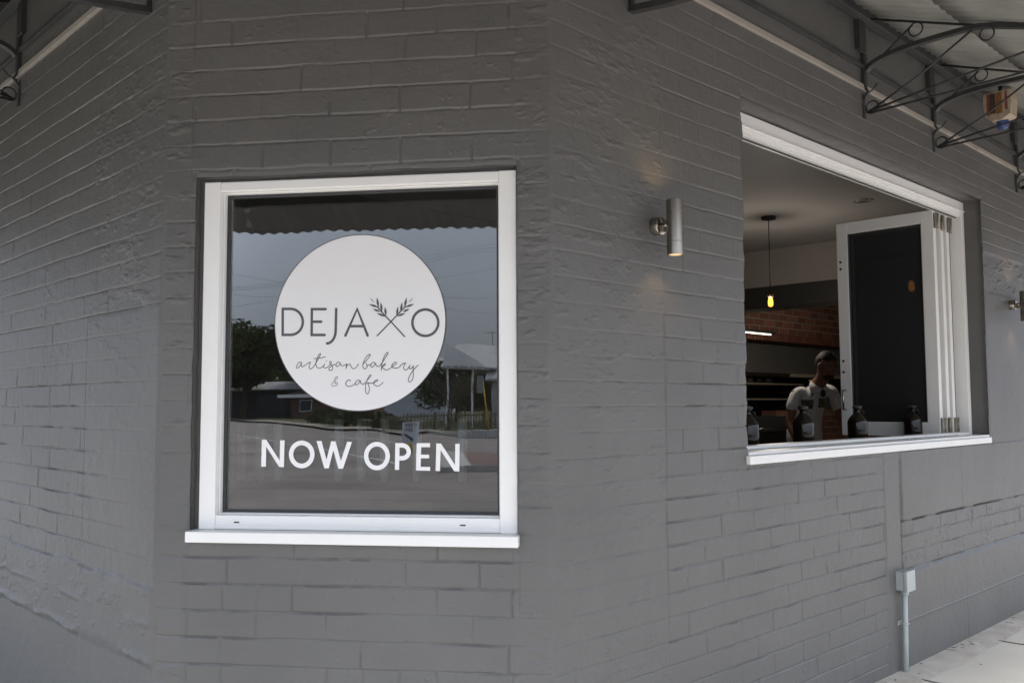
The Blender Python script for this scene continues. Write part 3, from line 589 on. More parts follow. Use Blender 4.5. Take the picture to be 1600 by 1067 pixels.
def bracket(f, u):
    Q = lambda s, z, du=0: P(f, u+du, s, z)
    ax = FR[f][1]; m = MB()
    m.tube([Q(.012, 3.21), Q(.012, 2.845)], .007, flat=(ax, .014))                        # wall post
    m.tube([Q(.012, 2.845), Q(.030, 2.815), Q(.010, 2.79), Q(.010, 2.785)], .005, flat=(ax, .008))
    m.tube([Q(-.002, 2.812), Q(-.002+.006, 2.690)], .006, flat=(ax, .012))                        # foot plate
    m.tube([Q(.012, 2.812), Q(.05, 2.822), Q(.075, 2.85)], .004)
    m.tube([Q(.046+.030*math.cos(t), 2.738+.030*math.sin(t)) for t in np.linspace(0, 2*math.pi, 17)[:-1]], .0045, closed=True)
    arch = [(.02, 2.925), (.06, 2.955), (.15, 2.978), (.29, 2.990), (.43, 2.992), (.55, 2.986), (.72, 2.935), (.95, 2.855), (1.25, 2.74), (1.32, 2.70)]
    m.tube([Q(s, z) for s, z in smooth(arch, 5)], .0105, flat=(ax, .016))
    m.tube([Q(.014, 3.20, -.05), Q(.014, 3.02, -.05)], .012, flat=(ax, .022)); m.tube([Q(.014, 3.02, -.06), Q(.014, 3.015, .01)], .008, 4)
    if u < .5: m.tube([Q(.0, 2.678), Q(.16, 2.655), Q(.34, 2.640), Q(.6, 2.66), Q(1.0, 2.78)], .011, flat=(ax, .016))
    m.tube([Q(.03, RZ(.03)-.03), Q(.5, RZ(.5)-.03), Q(1.32, RZ(1.32)-.035)], .006)
    m.tube([Q(.02, 2.715), Q(.28, 2.84), Q(.52, 2.985)], .0055)
    m.tube([Q(.03, 2.722), Q(.40, 2.775), Q(.80, 2.83), Q(1.05, 2.82)], .0055)
    m.tube([Q(.03, 2.712), Q(.40, 2.722), Q(.75, 2.732), Q(1.27, 2.725)], .0055)
    m.tube([Q(.04, 2.935), Q(.15, 3.01), Q(.25, 3.085)], .0055)
    for s, z, r in ((.265, 3.060, .032), (.575, 2.945, .030), (.80, 2.872, .026)):
        m.tube([Q(s+r*math.cos(t), z+r*math.sin(t)) for t in np.linspace(0, 2*math.pi, 19)[:-1]], .004, closed=True)
    m.build('bracket', iron, aw)
for u in (.42, 2.245, 3.115, 4.52, 6.0, 7.5): bracket('R', u)
for u in (.145, 1.60, 3.1, 4.6): bracket('L', u)

# ------------------------------------------------------------------ steel up-down wall lights
def wall_light(u, lab):
    t = thing('wall_light', P('R', u, 0, 1.912), lab, 'wall light', 'steel wall lights on the side wall')
    n = FR['R'][2]; c = P('R', u, .088, 1.912)
    m = MB(); m.lathe(P('R', u, -.004, 1.925), [(.032, 0), (.032, .034), (.030, .037), (.0, .0372)], 32, n, caps=False); m.build('backplate', steel, t)
    m = MB(); m.tube([P('R', u, .03, 1.925), P('R', u, .062, 1.925)], .010, 12); m.box('R', u-.007, u+.007, .034, .06, 1.903, 1.930); m.build('arm', steel, t)
    m = MB(); r = .0295; pr = []
    pr = [(r-.006, -.085), (r-.003, -.0955), (r-.0012, -.0965), (r, -.0955), (r, -.052), (r-.0012, -.0515), (r-.0012, -.0505), (r, -.050), (r, .050), (r-.0012, .0505), (r-.0012, .0515), (r, .052), (r, .0955), (r-.0012, .0965), (r-.003, .0955), (r-.006, .085)]
    for a, b in ((-.096, -.0515), (-.0505, .0505), (.0515, .096)): m.lathe(c, [(r-.001, a), (r, a+.001)], 48, caps=False); m.lathe(c, [(r, a+.001), (r, b-.001)], 48, caps=False); m.lathe(c, [(r, b-.001), (r-.001, b)], 48, caps=False)
    for sg in (-1, 1): m.lathe(c, [(r-.001, sg*.096), (r-.0045, sg*.096)], 48, caps=False, smooth=False); m.lathe(c, [(r-.0045, sg*.096), (r-.0045, sg*.084)], 48, caps=False)
    m.lathe(c, [(r-.0014, -.06), (r-.0014, .06)], 48, caps=False)
    m.build('body', steel, t)
    for sg, nm in ((-1, 'lens'), (1, 'lens')):
        m = MB(); m.lathe(c+Vector((0, 0, sg*.086-.001)), [(r-.005, 0), (r-.005, .002)], 32)
        m.build(nm, lampglow, t)
        ld = bpy.data.lights.new('spot', 'SPOT'); ld.energy = .62 if sg > 0 else .50; ld.color = (1, .66, .34); ld.spot_size = R(118); ld.spot_blend = .6; ld.shadow_soft_size = .008
        lo = bpy.data.objects.new('spot', ld); link(lo); lo.parent = t; lo.location = (c+Vector((0, 0, sg*.089)))-t.location
        if sg > 0: lo.rotation_euler = (math.pi, 0, 0)
    return t
lampglow = mat('warm_lamp_lens', (.9, .8, .6), .3, emit=(1, .74, .42), estr=1.6)
wall_light(.535, 'brushed steel up and down wall light left of the servery window')
wall_light(4.295, 'brushed steel wall light at the right edge beyond the servery window')

# ------------------------------------------------------------------ conduit, alarm box
cd = thing('conduit', P('R', 2.47, .02, 0), 'grey plastic junction box and conduit on the wall below the servery window', 'conduit')
m = MB(); m.box('R', 2.432, 2.522, 0, .040, .395, .487, 0, .004); m.box('R', 2.428, 2.526, .041, .060, .391, .491, 0, .004); m.build('junction_box', pvc, cd)
m = MB(); m.lathe(P('R', 2.468, .028, .372), [(.019, 0), (.019, .022)], 20); m.tube([P('R', 2.468, .028, .385), P('R', 2.462, .028, .20), P('R', 2.452, .028, -.01)], .0135, 16); m.build('pipe', pvc, cd)
m = MB(); m.box('R', 2.436, 2.482, 0, .006, .228, .246, 0, .002); m.tube([P('R', 2.459+.0165*math.cos(t), .028+.0165*math.sin(t), .237) for t in np.linspace(0, 2*math.pi, 17)[:-1]], .004, closed=True); m.build('saddle', pvc, cd)
ab = thing('alarm_box', P('R', 3.62, .19, 3.10), 'rust streaked cream alarm box with blue lamp hung under the awning', 'alarm box')
cream = mat('cream_casing', (.42, .34, .24), .6, var=.2, vscale=25)
m = MB(); prof = [(.118, 3.105), (.258, 3.105), (.264, 3.06), (.254, 2.965), (.215, 2.940), (.155, 2.937), (.122, 2.965), (.112, 3.05)]
m.prism([P('R', 3.60, a, z) for a, z in prof], FR['R'][1]*.12); m.build('case', cream, ab)
m = MB()
for a0, a1, z0, mi in ((.132, .147, 2.972, 0), (.148, .180, 2.980, 1), (.184, .214, 2.975, 2), (.230, .243, 2.99, 0)): m.box('R', 3.5972, 3.5996, a0, a1, z0, 3.098, mi)
m.build('rust_streaks', [mat('rust_red', (.22, .06, .04), .8, var=.3, vscale=30), mat('rust_brown', (.07, .045, .03), .85, var=.4, vscale=30), mat('rust_orange', (.24, .10, .03), .8, var=.3, vscale=25)], ab)
m = MB(); m.lathe(P('R', 3.66, .195, 2.893), [(.0, 0), (.018, .002), (.030, .014), (.034, .048)], 24, caps=False); m.build('strobe', mat('blue_lamp_plastic', (.03, .07, .22), .3), ab)
m = MB(); m.tube([P('R', 3.66, .19, 3.11), P('R', 3.66, .19, 3.15)], .012); m.build('hanger', iron, ab)

# ------------------------------------------------------------------ interior of the cafe (room runs inward from the side wall)
dkceil = mat('dark_grey_ceiling_paint', (.33, .32, .315), .8, var=.06, vscale=1.5)
inwall = mat('interior_wall_paint', (.34, .32, .30), .8, var=.06)
redbrick = brickmat('red_interior_brick', (.34, .145, .095), (.20, .085, .06), (.34, .27, .21))
black = mat('black_paint', (.032, .031, .031), .5)
floorm = mat('polished_concrete_floor', (.42, .40, .37), .45, var=.15, vscale=2)
hoodm = mat('dull_stainless_hood', (.20, .20, .19), .5, .3, var=.1)
shelfm = mat('pale_shelf_edge', (.50, .44, .34), .5)
IN = lambda u, w_, z: P('R', u, -w_, z)
CEZ = 2.90
inner = [(-.55, 9.5), (-.55, 1.13), (.17, .22), (12.0, .22), (12.0, 9.5)]
m = MB(); m.prism([IN(u, w_, CEZ) for u, w_ in inner], Vector((0, 0, .1))); m.build('ceiling', dkceil, bld)
m = MB(); m.prism([IN(u, w_, .04) for u, w_ in inner], Vector((0, 0, .06))); m.build('floor', floorm, bld)
m = MB(); m.box('R', -.78, 12.2, -9.7, -9.5, 0, 3.2); m.box('R', 12.0, 12.2, -9.5, -.2, 0, 3.2); m.build('inner_wall', inwall, bld)
m = MB(); m.box('R', -.9, 12.3, -9.8, .004, 3.24, 3.30); m.build('roof_deck', darkwood, bld)
# bulkhead with black beam crossing the room
m = MB(); m.box('R', 6.42, 6.62, -3.8, -.23, 2.505, 2.899); m.build('bulkhead', inwall, bld, 'grey plaster bulkhead above the black beam')
m = MB(); m.box('R', 6.36, 6.66, -3.8, -.23, 2.285, 2.504, 0, .006); m.build('beam', black, bld)
# back brick wall with a wide kitchen opening
m = MB(); WB = 3.8
m.box('R', 5.4, 6.2, -WB-.2, -WB, .1, 2.899); m.box('R', 6.2, 12, -WB-.2, -WB, 2.165, 2.899); m.box('R', 8.05, 12, -WB-.2, -WB+.01, .1, 1.22)
m.build('brick_wall', redbrick, bld, 'red face brick wall behind the beam')
m = MB()
u = 6.2
while u < 12: m.box('R', u, u+.070, -WB+.0-.199, -WB+.004, 2.072, 2.164); u += .080
m.build('soldier_course', mat('brick_on_edge', (.17, .065, .045), .85, var=.4, vscale=7), bld)
m = MB(); m.box('R', 6.2, 12, -6.4, -6.3, .1, 2.9); m.build('kitchen_wall', inwall, bld)
# extraction hood, shelves, oven in the kitchen
hd = thing('extraction_hood', IN(9, 4.9, 1.7), 'large dull metal extraction hood behind the brick opening', 'hood')
m = MB(); prof = [(4.1, 2.15), (5.9, 2.4), (6.2, 2.4), (6.2, 1.78), (4.25, 1.66), (4.1, 1.70)]
m.prism([IN(7.3, a, z) for a, z in prof], FR['R'][1]*4.4); m.build('canopy', hoodm, hd)
m = MB(); m.box('R', 9.0, 11.6, -4.13, -4.085, 1.655, 1.70, 0, .004); m.build('rail', shelfm, hd)
for zc, u0, u1, lab in ((1.575, 7.2, 9.6, 'upper kitchen shelf with dark containers behind the person'), (1.375, 7.2, 9.4, 'lower kitchen shelf behind the person')):
    sh = thing('shelf', IN(u0, 4.3, zc), lab, 'shelf', 'kitchen shelves')
    m = MB(); m.box('R', u0, u1, -4.75, -4.25, zc-.02, zc, 0, .002); m.build('board', shelfm, sh)
    m = MB(); 
    for uu in (u0+.05, u1-.08): m = MB(); m.box('R', uu, uu+.03, -4.8, -4.30, zc-.12, zc-.021); m.build('shelf_bracket', black, sh)
rng = random.Random(3)
tubs = ['squat dark tub', 'tall dark canister', 'grey tin', 'dark brown jar', 'round black pot', 'small grey tub', 'wide dark pan']
for k in range(7):
    uu = 7.5+.24*k; hh = .06+.07*rng.random(); rr = .05+.03*rng.random()
    m = MB(); m.lathe(IN(uu, 4.42, 1.577), [(rr*.9, 0), (rr, .02), (rr, hh), (rr*.95, hh+.006), (rr*1.02, hh+.007), (rr*1.02, hh+.018), (rr*.3, hh+.022)], 20)
    tag(m.build('canister', mat('tub%d' % (k % 3), [(.05, .045, .04), (.10, .09, .08), (.03, .02, .02)][k % 3], .4), None, loc=IN(uu, 4.42, 1.577)), '%s, number %s from the left on the upper kitchen shelf' % (tubs[k], ['one', 'two', 'three', 'four', 'five', 'six', 'seven'][k]), 'container', 'containers on the kitchen shelf')
ov = thing('oven', IN(7.4, 3.5, .1), 'black bakery oven in front of the kitchen opening', 'oven')
m = MB(); m.box('R', 6.9, 8.02, -4.3, -3.62, .1, 1.16, 0, .01); m.build('body', black, ov)
m = MB(); m.box('R', 7.0, 7.95, -3.618, -3.600, .55, .98, 0, .004); m.build('door', mat('oven_glass', (.01, .01, .012), .1), ov)
m = MB(); m.tube([IN(7.05, 3.56, 1.02), IN(7.90, 3.56, 1.02)], .012); m.tube([IN(7.10, 3.62, 1.02), IN(7.10, 3.56, 1.02)], .008); m.tube([IN(7.85, 3.62, 1.02), IN(7.85, 3.56, 1.02)], .008); m.build('handle', steel, ov)
# tube light under the lintel
tl = thing('tube_light', IN(7.2, 3.65, 2.1), 'lit white tube light at the foot of the brick lintel', 'tube light')
m = MB(); m.box('R', 6.5, 7.80, -3.69, -3.63, 2.135, 2.165, 0, .003); m.build('housing', black, tl)
m = MB(); m.tube([IN(6.53, 3.66, 2.124), IN(7.72, 3.66, 2.124)], .007, 10); m.build('tube', mat('lit_tube', (.9, .9, .8), .4, emit=(1, .93, .74), estr=2), tl)
# pendants
bulbm = bpy.data.materials.new('lit_bulb'); bulbm.use_nodes = True; nt = bulbm.node_tree; nt.nodes.clear()
bo = nd(nt, 'ShaderNodeOutputMaterial'); ba = nd(nt, 'ShaderNodeAddShader'); bt = nd(nt, 'ShaderNodeBsdfTransparent'); be = nd(nt, 'ShaderNodeEmission')
be.inputs[0].default_value = (1, .42, .06, 1); be.inputs[1].default_value = .8; bt.inputs[0].default_value = (1, .95, .88, 1)
nt.links.new(bt.outputs[0], ba.inputs[0]); nt.links.new(be.outputs[0], ba.inputs[1]); nt.links.new(ba.outputs[0], bo.inputs[0])
def pendant(u, w_, lab):
    t = thing('pendant_lamp', IN(u, w_, CEZ), lab, 'pendant lamp', 'bare bulb pendants in the cafe')
    c = IN(u, w_, 0)
    z = lambda h: c+Vector((0, 0, h))
    m = MB(); m.lathe(z(CEZ-.03), [(.02, 0), (.06, .008), (.062, .029)], 24); m.build('ceiling_rose', black, t)
    m = MB(); m.tube([z(CEZ-.03), z(2.30)], .004); m.build('cord', black, t)
    m = MB(); m.lathe(z(2.205), [(.016, 0), (.022, .01), (.022, .06), (.012, .085), (.006, .10)], 20); m.build('socket', mat('antique_brass', (.10, .07, .04), .5, .8), t)
    m = MB(); m.lathe(z(2.105), [(.0, .022), (.012, .024), (.020, .034), (.022, .055), (.020, .080), (.013, .10)], 20, caps=False); m.build('bulb', bulbm, t)
    if w_ < 1: return t
    ld = bpy.data.lights.new('bulb_light', 'POINT'); ld.energy = 7.5; ld.color = (1, .93, .84); ld.shadow_soft_size = .022
    lo = bpy.data.objects.new('bulb_light', ld); link(lo); lo.parent = t; lo.location = (0, 0, 2.150-CEZ)
    return t
pendant(4.93, 2.06, 'bare glowing bulb pendant in front of the black beam')
pendant(7.6, 2.3, 'added bulb pendant beyond the beam, there to light the brick wall')  # extra lamp, added to brighten the bricks behind the beam
p2 = pendant(2.25, .8, 'bare glowing bulb pendant near the corner seen only as a reflection')
m = MB(); cc = IN(4.9, 1.22, CEZ)
for r in (.04, .08): m.lathe(cc+Vector((0, 0, -.006)), [(r-.012, 0), (r, .0), (r+.006, .0058)], 28, caps=False)
tag(m.build('ceiling_vent', dkceil, None, loc=cc), 'round dark vent in the cafe ceiling', 'vent')
# counter inside the window
ct = thing('counter', IN(2.5, .25, .1), 'dark bench behind the servery sill carrying the bottles', 'counter')
m = MB(); m.box('R', 1.0, 3.475, -.66, -.225, 1.02, 1.055, 0, .004); m.build('top', black, ct)
m = MB(); m.box('R', 1.05, 3.40, -.62, -.26, .1, 1.019); m.build('cabinet', black, ct)
# swing top flagons on the bench
fl = mat('dark_bottle_glass', (.012, .008, .005), .06, spec=.42)
m = MB(); m.box('R', -.55, 5.4, -WB-.2, -WB, .1, 2.899); m.build('partition', mat('darkened_room_wall', (.10, .095, .095), .9), bld)  # dark colour stands in for the unlit room behind the picture window
def flagon(u, w_, lab):
    t = thing('bottle', IN(u, w_, 1.056), lab, 'bottle', 'dark flagons along the servery sill')
    c = t.location
    m = MB(); m.lathe(c, [(.0, 0), (.044, .001), (.050, .006), (.052, .014), (.052, .140), (.050, .152), (.043, .166), (.030, .182), (.019, .193), (.016, .200), (.016, .212), (.020, .214), (.020, .220)], 40, caps=False); m.build('glass', fl, t)
    m = MB(); m.lathe(c+Vector((0, 0, .2205)), [(.024, 0), (.026, .004), (.024, .012), (.012, .015)], 24); m.tube([c+Vector((.010, .0, .212)), c+Vector((.034, -.004, .205)), c+Vector((.037, -.004, .188))], .0025); m.build('stopper', mat('stopper_rubber', (.03, .03, .03), .35), t)
    return t
flagon(1.665, .33, 'dark glass flagon half hidden by the left jamb of the servery')
flagon(2.185, .33, 'dark glass flagon standing in front of the person in the white tee shirt')
flagon(2.785, .33, 'dark glass flagon at the free edge of the open sash')
flagon(3.45, .30, 'dark glass flagon nearest the hinges, rightmost on the sill')
# window bench with tall pale tumblers, seen dimly behind the lettered glass
benchm = mat('stained_bench_timber', (.15, .125, .11), .6, var=.2, vscale=4)
wb = thing('window_bench', P('C', .65, -.35, .1), 'dark bench inside against the lettered window', 'bench')
m = MB(); m.box('C', .05, 1.24, -.62, -.10, .995, 1.028, 0, .004); m.build('top', benchm, wb)
m = MB(); m.box('C', .08, 1.21, -.60, -.125, .1, .994); m.build('front_panel', benchm, wb)
tumm = mat('pale_tumbler', (.62, .63, .64), .25)
names = ['first', 'second', 'third', 'fourth', 'fifth', 'sixth', 'seventh', 'eighth']
for k, a in enumerate((.10, .175, .245, .475, .56, .645, .765, .93)):
    b = P('C', a, -.40, 1.0285); r = .017; hh = .225 if k > 2 else .21
    m = MB(); m.lathe(b, [(0, 0), (r*.5, .0), (r*.85, .006), (r, .022), (r*1.05, hh), (r*.90, hh), (r*.85, .024), (0, .010)], 20, caps=False)
    tag(m.build('tumbler', tumm, None, loc=b), '%s from the left of the tall pale tumblers on the bench behind the lettered glass' % names[k], 'tumbler', 'pale tumblers behind the lettered window')
# ------------------------------------------------------------------ person leaning forward behind the bench
skin = mat('skin', (.24, .115, .08), .6); cotton = mat('white_cotton', (.78, .78, .80), .85, bump=.5, bscale=18, bdist=.012)
denim = mat('dark_trousers', (.02, .022, .03), .8); hairm = mat('dark_hair', (.02, .013, .01), .7, bump=.6, bscale=120, bdist=.004)
def skinned(name, parent, verts, edges, radii, material, root=0, sub=2):
    me = bpy.data.meshes.new(name); base = rootloc(parent) if parent else Vector((0, 0, 0))
    me.from_pydata([tuple(Vector(v)-base) for v in verts], edges, []); o = bpy.data.objects.new(name, me); link(o)
    if parent: o.parent = parent
    md = o.modifiers.new('skin', 'SKIN'); md.use_smooth_shade = True; md.branch_smoothing = .6
    for i, r in enumerate(radii):
        sv = me.skin_vertices[0].data[i]; sv.radius = r if isinstance(r, tuple) else (r, r); sv.use_root = (i == root)
    s2 = o.modifiers.new('sub', 'SUBSURF'); s2.levels = sub; s2.render_levels = sub
    me.materials.append(material); return o
pn = thing('person', (2.47, 7.78, .10), 'person in a white tee shirt with a dark print leaning forward inside the cafe', 'person')
V = [(2.47, 7.80, 1.00), (2.46, 7.70, 1.16), (2.47, 7.57, 1.34), (2.495, 7.46, 1.45), (2.515, 7.405, 1.505), (2.525, 7.370, 1.550), (2.530, 7.340, 1.605), (2.528, 7.352, 1.655)]
Rr = [.095, .092, .085, .058, .054, .064, (.078, .088), (.070, .082)]
E_ = [(i, i+1) for i in range(7)]
def chain(start, pts, rs):
    p = start
    for a, r in zip(pts, rs): V.append(a); Rr.append(r); E_.append((p, len(V)-1)); p = len(V)-1
    return p
for s_, sh_, el, wr in ((-1, (2.345, 7.545, 1.405), (2.275, 7.53, 1.15), (2.320, 7.38, .95)), (1, (2.615, 7.450, 1.415), (2.685, 7.44, 1.155), (2.680, 7.30, .955))):
    mid = lambda a, b, t: tuple(a[k]*(1-t)+b[k]*t for k in range(3))
    w0 = chain(2, [mid((2.47, 7.57, 1.40), sh_, .6), sh_, mid(sh_, el, .5), el, mid(el, wr, .45), wr], [.055, .046, .043, .039, .036, .026])
    d_ = Vector((0.02*-s_, -.55, -.8)).normalized(); sd = Vector((1, 0, 0))*s_; W = Vector(wr)
    palm = W+d_*.05; pk = chain(w0, [tuple(palm)], [(.034, .020)])
    for k in range(4):
        off = sd*(.030-.020*k); b_ = palm+d_*.035+off; ln = [.070, .080, .074, .058][k]
        chain(pk, [tuple(b_), tuple(b_+d_*ln*.5+Vector((0, -.004, -.006))), tuple(b_+d_*ln*.85+Vector((0, .008, -.02)))], [.010, .0088, .0075])
    tb = palm - d_*.02 - sd*.030; chain(pk, [tuple(tb), tuple(tb-sd*.022+d_*.035), tuple(tb-sd*.026+d_*.060)], [.012, .0105, .0085])
for x in (2.38, 2.565):
    chain(0, [(x, 7.82, .93), (x, 7.74, .54), (x, 7.84, .19), (x, 7.80, .135), (x, 7.66, .125)], [.070, .050, .040, .040, .032])
body = skinned('body', pn, V, E_, Rr, skin)
# face features on the front of the head
m = MB(); hc = Vector((2.530, 7.338, 1.607)); fd = Vector((.35, -.92, -.28)).normalized(); rx = Vector((.92, .36, 0)).normalized(); uz_ = rx.cross(fd)*-1
if uz_.z < 0: uz_ = -uz_
def blob(m, c, a, b, c2, ax, ay, az, mi=0, n=14, lo=-math.pi/2, hi=math.pi/2):
    st = len(m.v); k2 = n//2+1
    for i in range(k2):
        t = lo+(hi-lo)*i/(k2-1)
        for j in range(n): m.v.append(c+ax*a*math.cos(t)*math.cos(2*math.pi*j/n)+ay*b*math.cos(t)*math.sin(2*math.pi*j/n)+az*c2*math.sin(t))
    for i in range(k2-1):
        for j in range(n): m.f.append([st+i*n+j, st+i*n+(j+1) % n, st+(i+1)*n+(j+1) % n, st+(i+1)*n+j]); m.m.append(mi); m.sm.append(True)
blob(m, hc, .072, .090, .112, rx, fd, uz_)                 # skull and jaw
blob(m, hc+fd*.086+uz_*-.012, .013, .020, .022, rx, fd, uz_)   # nose
for s_ in (-1, 1): blob(m, hc+rx*.074*s_-uz_*.005, .010, .020, .030, rx, fd, uz_)
m.build('head', skin, pn)
for s_ in (-1, 1): m = MB(); blob(m, hc+fd*.078+rx*.030*s_+uz_*.014, .011, .008, .006, rx, fd, uz_); m.build('eye', mat('eye_dark', (.03, .02, .02), .2), pn)
m = MB(); blob(m, hc+fd*.080-uz_*.050, .024, .008, .006, rx, fd, uz_); m.build('mouth', mat('lips', (.30, .10, .08), .5), pn)
m = MB(); blob(m, hc-fd*.010+uz_*.026, .0775, .0905, .094, rx, fd, uz_, n=24, lo=.30); blob(m, hc-fd*.034+uz_*.020, .0765, .068, .088, rx, fd, uz_, n=20)
m.build('hair', hairm, pn)
m = MB(); blob(m, hc+fd*.040-uz_*.082, .045, .046, .027, rx, fd, uz_, n=20); m.build('beard', mat('beard', (.05, .03, .02), .9), pn)
TV = [(2.475, 7.80, .93), (2.47, 7.77, 1.04), (2.465, 7.70, 1.17), (2.475, 7.585, 1.32), (2.493, 7.475, 1.425), (2.508, 7.430, 1.480)]; TR = [.168, .165, .152, .152, .108, .074]
TE = [(0, 1), (1, 2), (2, 3), (3, 4), (4, 5)]
for sh_, ud in (((2.345, 7.545, 1.398), (2.292, 7.535, 1.235)), ((2.615, 7.450, 1.408), (2.662, 7.445, 1.24))):
    b = len(TV); TV += [tuple((Vector((2.47, 7.56, 1.40))*.45+Vector(sh_)*.55)), sh_, ud]; TR += [.078, .052, .058]; TE += [(3, b), (b, b+1), (b+1, b+2)]
tee = skinned('tee_shirt', pn, TV, TE, TR, cotton, root=0)
tex = bpy.data.textures.new('folds', 'CLOUDS'); tex.noise_scale = .11
dm = tee.modifiers.new('folds', 'DISPLACE'); dm.texture = tex; dm.strength = .022; dm.texture_coords = 'LOCAL'
for k, (x0, x1, z0, z1, cs) in enumerate(((2.378, 2.458, 1.262, 1.335, [(.10, .13, .13), (.22, .12, .08), (.05, .08, .10)]), (2.500, 2.578, 1.270, 1.345, [(.16, .15, .05), (.20, .17, .06), (.06, .09, .05)]))):
    m = MB(); n = 10
    for j in range(n+1):
        for i in range(n+1): m.v.append(Vector((x0+(x1-x0)*i/n, 7.0, z0+(z1-z0)*j/n)))
    for j in range(n):
        for i in range(n): m.f.append([j*(n+1)+i, j*(n+1)+i+1, (j+1)*(n+1)+i+1, (j+1)*(n+1)+i]); m.m.append((i//3+j//4) % 3); m.sm.append(True)
    o = m.build('print_block', [mat('print%d%d' % (k, q), c, .8) for q, c in enumerate(cs)], tee)
    sw = o.modifiers.new('wrap', 'SHRINKWRAP'); sw.target = tee; sw.wrap_method = 'PROJECT'; sw.use_project_y = True; sw.use_negative_direction = True; sw.use_positive_direction = True; sw.offset = .004
m = MB()
for s_ in (-1, 1): blob(m, Vector((2.500+.006*s_, 7.352+.006*s_, 1.385)), .019, .005, .030, Vector((1, 0, 0)), Vector((0, 1, 0)), Vector((0, 0, 1)))
m.tube([Vector((2.497, 7.36, 1.40)), Vector((2.503, 7.38, 1.45))], .004); tag(m.build('sunglasses', black, None), 'dark sunglasses hooked on the neck of the white tee shirt', 'sunglasses')
TV = [(2.47, 7.79, 1.10), (2.47, 7.80, 1.00), (2.47, 7.81, .93)]; TR = [.128, .142, .140]; TE = [(0, 1), (1, 2)]
for x in (2.38, 2.565):
    b = len(TV); TV += [(x, 7.82, .86), (x, 7.75, .54), (x, 7.84, .20)]; TR += [.108, .080, .066]; TE += [(2, b), (b, b+1), (b+1, b+2)]
skinned('trousers', pn, TV, TE, TR, denim)
m = MB()
for x in (2.38, 2.565): blob(m, Vector((x, 7.74, .125)), .045, .13, .040, Vector((1, 0, 0)), Vector((0, 1, 0)), Vector((0, 0, 1)))
m.build('shoes', black, pn)

# ------------------------------------------------------------------ ground, footpath, road
C3 = lambda a, n, z=0: P('C', a, n, z)
def flat(name, poly, z, m_, thick=.12, kind='structure', label=None, cat=None):
    m = MB(); m.prism([Vector((p.x, p.y, z)) for p in poly], Vector((0, 0, -thick))); o = m.build(name, m_)
    if kind: o['kind'] = kind
    return o
conc = mat('footpath_concrete', (.64, .61, .545), .85, var=.10, vscale=1.6, bump=.3, bscale=120, bdist=.002)
asph = mat('asphalt', (.230, .200, .180), .9, var=.30, vscale=.35, bump=.5, bscale=200, bdist=.004)
kerbm = mat('kerb_concrete', (.40, .38, .34), .85, var=.15)
grassm = mat('grass', (.06, .075, .025), .9, col2=(.11, .09, .045), vscale=.5)
redpave = mat('red_paving', (.19, .115, .10), .85, var=.2, vscale=4)
paintw = mat('road_paint', (.62, .62, .60), .7, var=.1)
flat('road', [C3(-600, -300), C3(600, -300), C3(600, 900), C3(-600, 900)], -.12, asph, .3)
W_ = 3.0
fp = [P('L', 12, -3, 0), P('L', 12, W_, 0), P('L', -TL_*W_, W_, 0), P('C', 1.2898+TR_*W_, W_, 0), P('R', 14, W_, 0), P('R', 14, -3, 0), P('R', 8, -9, 0)]
m = MB(); m.prism([Vector((p.x, p.y, 0)) for p in fp], Vector((0, 0, -.119))); o = m.build('footpath', conc); o['kind'] = 'structure'
# slab joints cut as narrow dark lines
m = MB()
for u in (.9, 2.4, 3.42, 4.9, 6.4, 7.9): m.box('R', u, u+.008, .02, W_-.15, .001, .0042)
m.box('R', -1, 12, 1.7, 1.708, .001, .0044)
for u in (.8, 2.3, 3.8, 5.3): m.box('L', u, u+.008, .02, W_-.15, .001, .0042)
o = m.build('footpath_joints', mat('joint_dirt', (.14, .12, .10), .9)); o['kind'] = 'structure'
m = MB()
kp = [P('L', 12, W_, 0), P('L', -TL_*W_, W_, 0), P('C', 1.2898+TR_*W_, W_, 0), P('R', 14, W_, 0)]
kin = [P('L', 12, W_-.15, 0), P('L', -TL_*(W_-.15), W_-.15, 0), P('C', 1.2898+TR_*(W_-.15), W_-.15, 0), P('R', 14, W_-.15, 0)]
m.v = [Vector((p.x, p.y, z)) for z in (.006, -.118) for p in kp+kin]
for i in range(3): m.f += [[i, i+1, 4+i+1, 4+i], [i, 8+i, 8+i+1, i+1], [4+i, 4+i+1, 12+i+1, 12+i]]; m.m += [0]*3; m.sm += [False]*3
o = m.build('kerb', kerbm); o['kind'] = 'structure'
m = MB(); m.prism([P('L', u, o_, -.02) for u, o_ in ((0.3, 3.2), (14, 3.2), (14, 11), (0.3, 11))], Vector((0, 0, -.098))); o = m.build('grass_verge', grassm); o['kind'] = 'structure'
# worn earthy strip between wall and slabs, ragged edge, with twigs and leaf litter
dirt = mat('stained_edge_strip', (.45, .40, .345), .95, col2=(.57, .54, .48), vscale=7, thr=(.35, .65), bump=.8, bscale=60, bdist=.006)
m = MB(); n = 260; rs = np.random.RandomState(4); base = []
us_ = np.linspace(0, 9, n); wdt = .150+.05*(fbm(us_, us_*0, .30, 5, 5)-.5)
for u, w_ in zip(us_, wdt): m.v += [P('R', u, -.02, .012), P('R', u, w_*.6, .0085), P('R', u, w_, .0012)]
for i in range(n-1):
    for k in range(2): m.f.append([3*i+k, 3*i+k+1, 3*i+k+4, 3*i+k+3]); m.m.append(0); m.sm.append(True)
o = m.build('edge_strip', dirt); o['kind'] = 'structure'
m = MB()
for k in range(60):
    u = 2.0+rng.random()*3.5; s = .03+rng.random()**2*.7; a = rng.random()*3.14; l = .006+.022*rng.random()**2; c = P('R', u, s, .014 if s < .2 else .005)
    d_ = Vector((math.cos(a), math.sin(a), 0)); m.tube([c-d_*l, c+d_*l], .0008+.0011*rng.random(), 4)
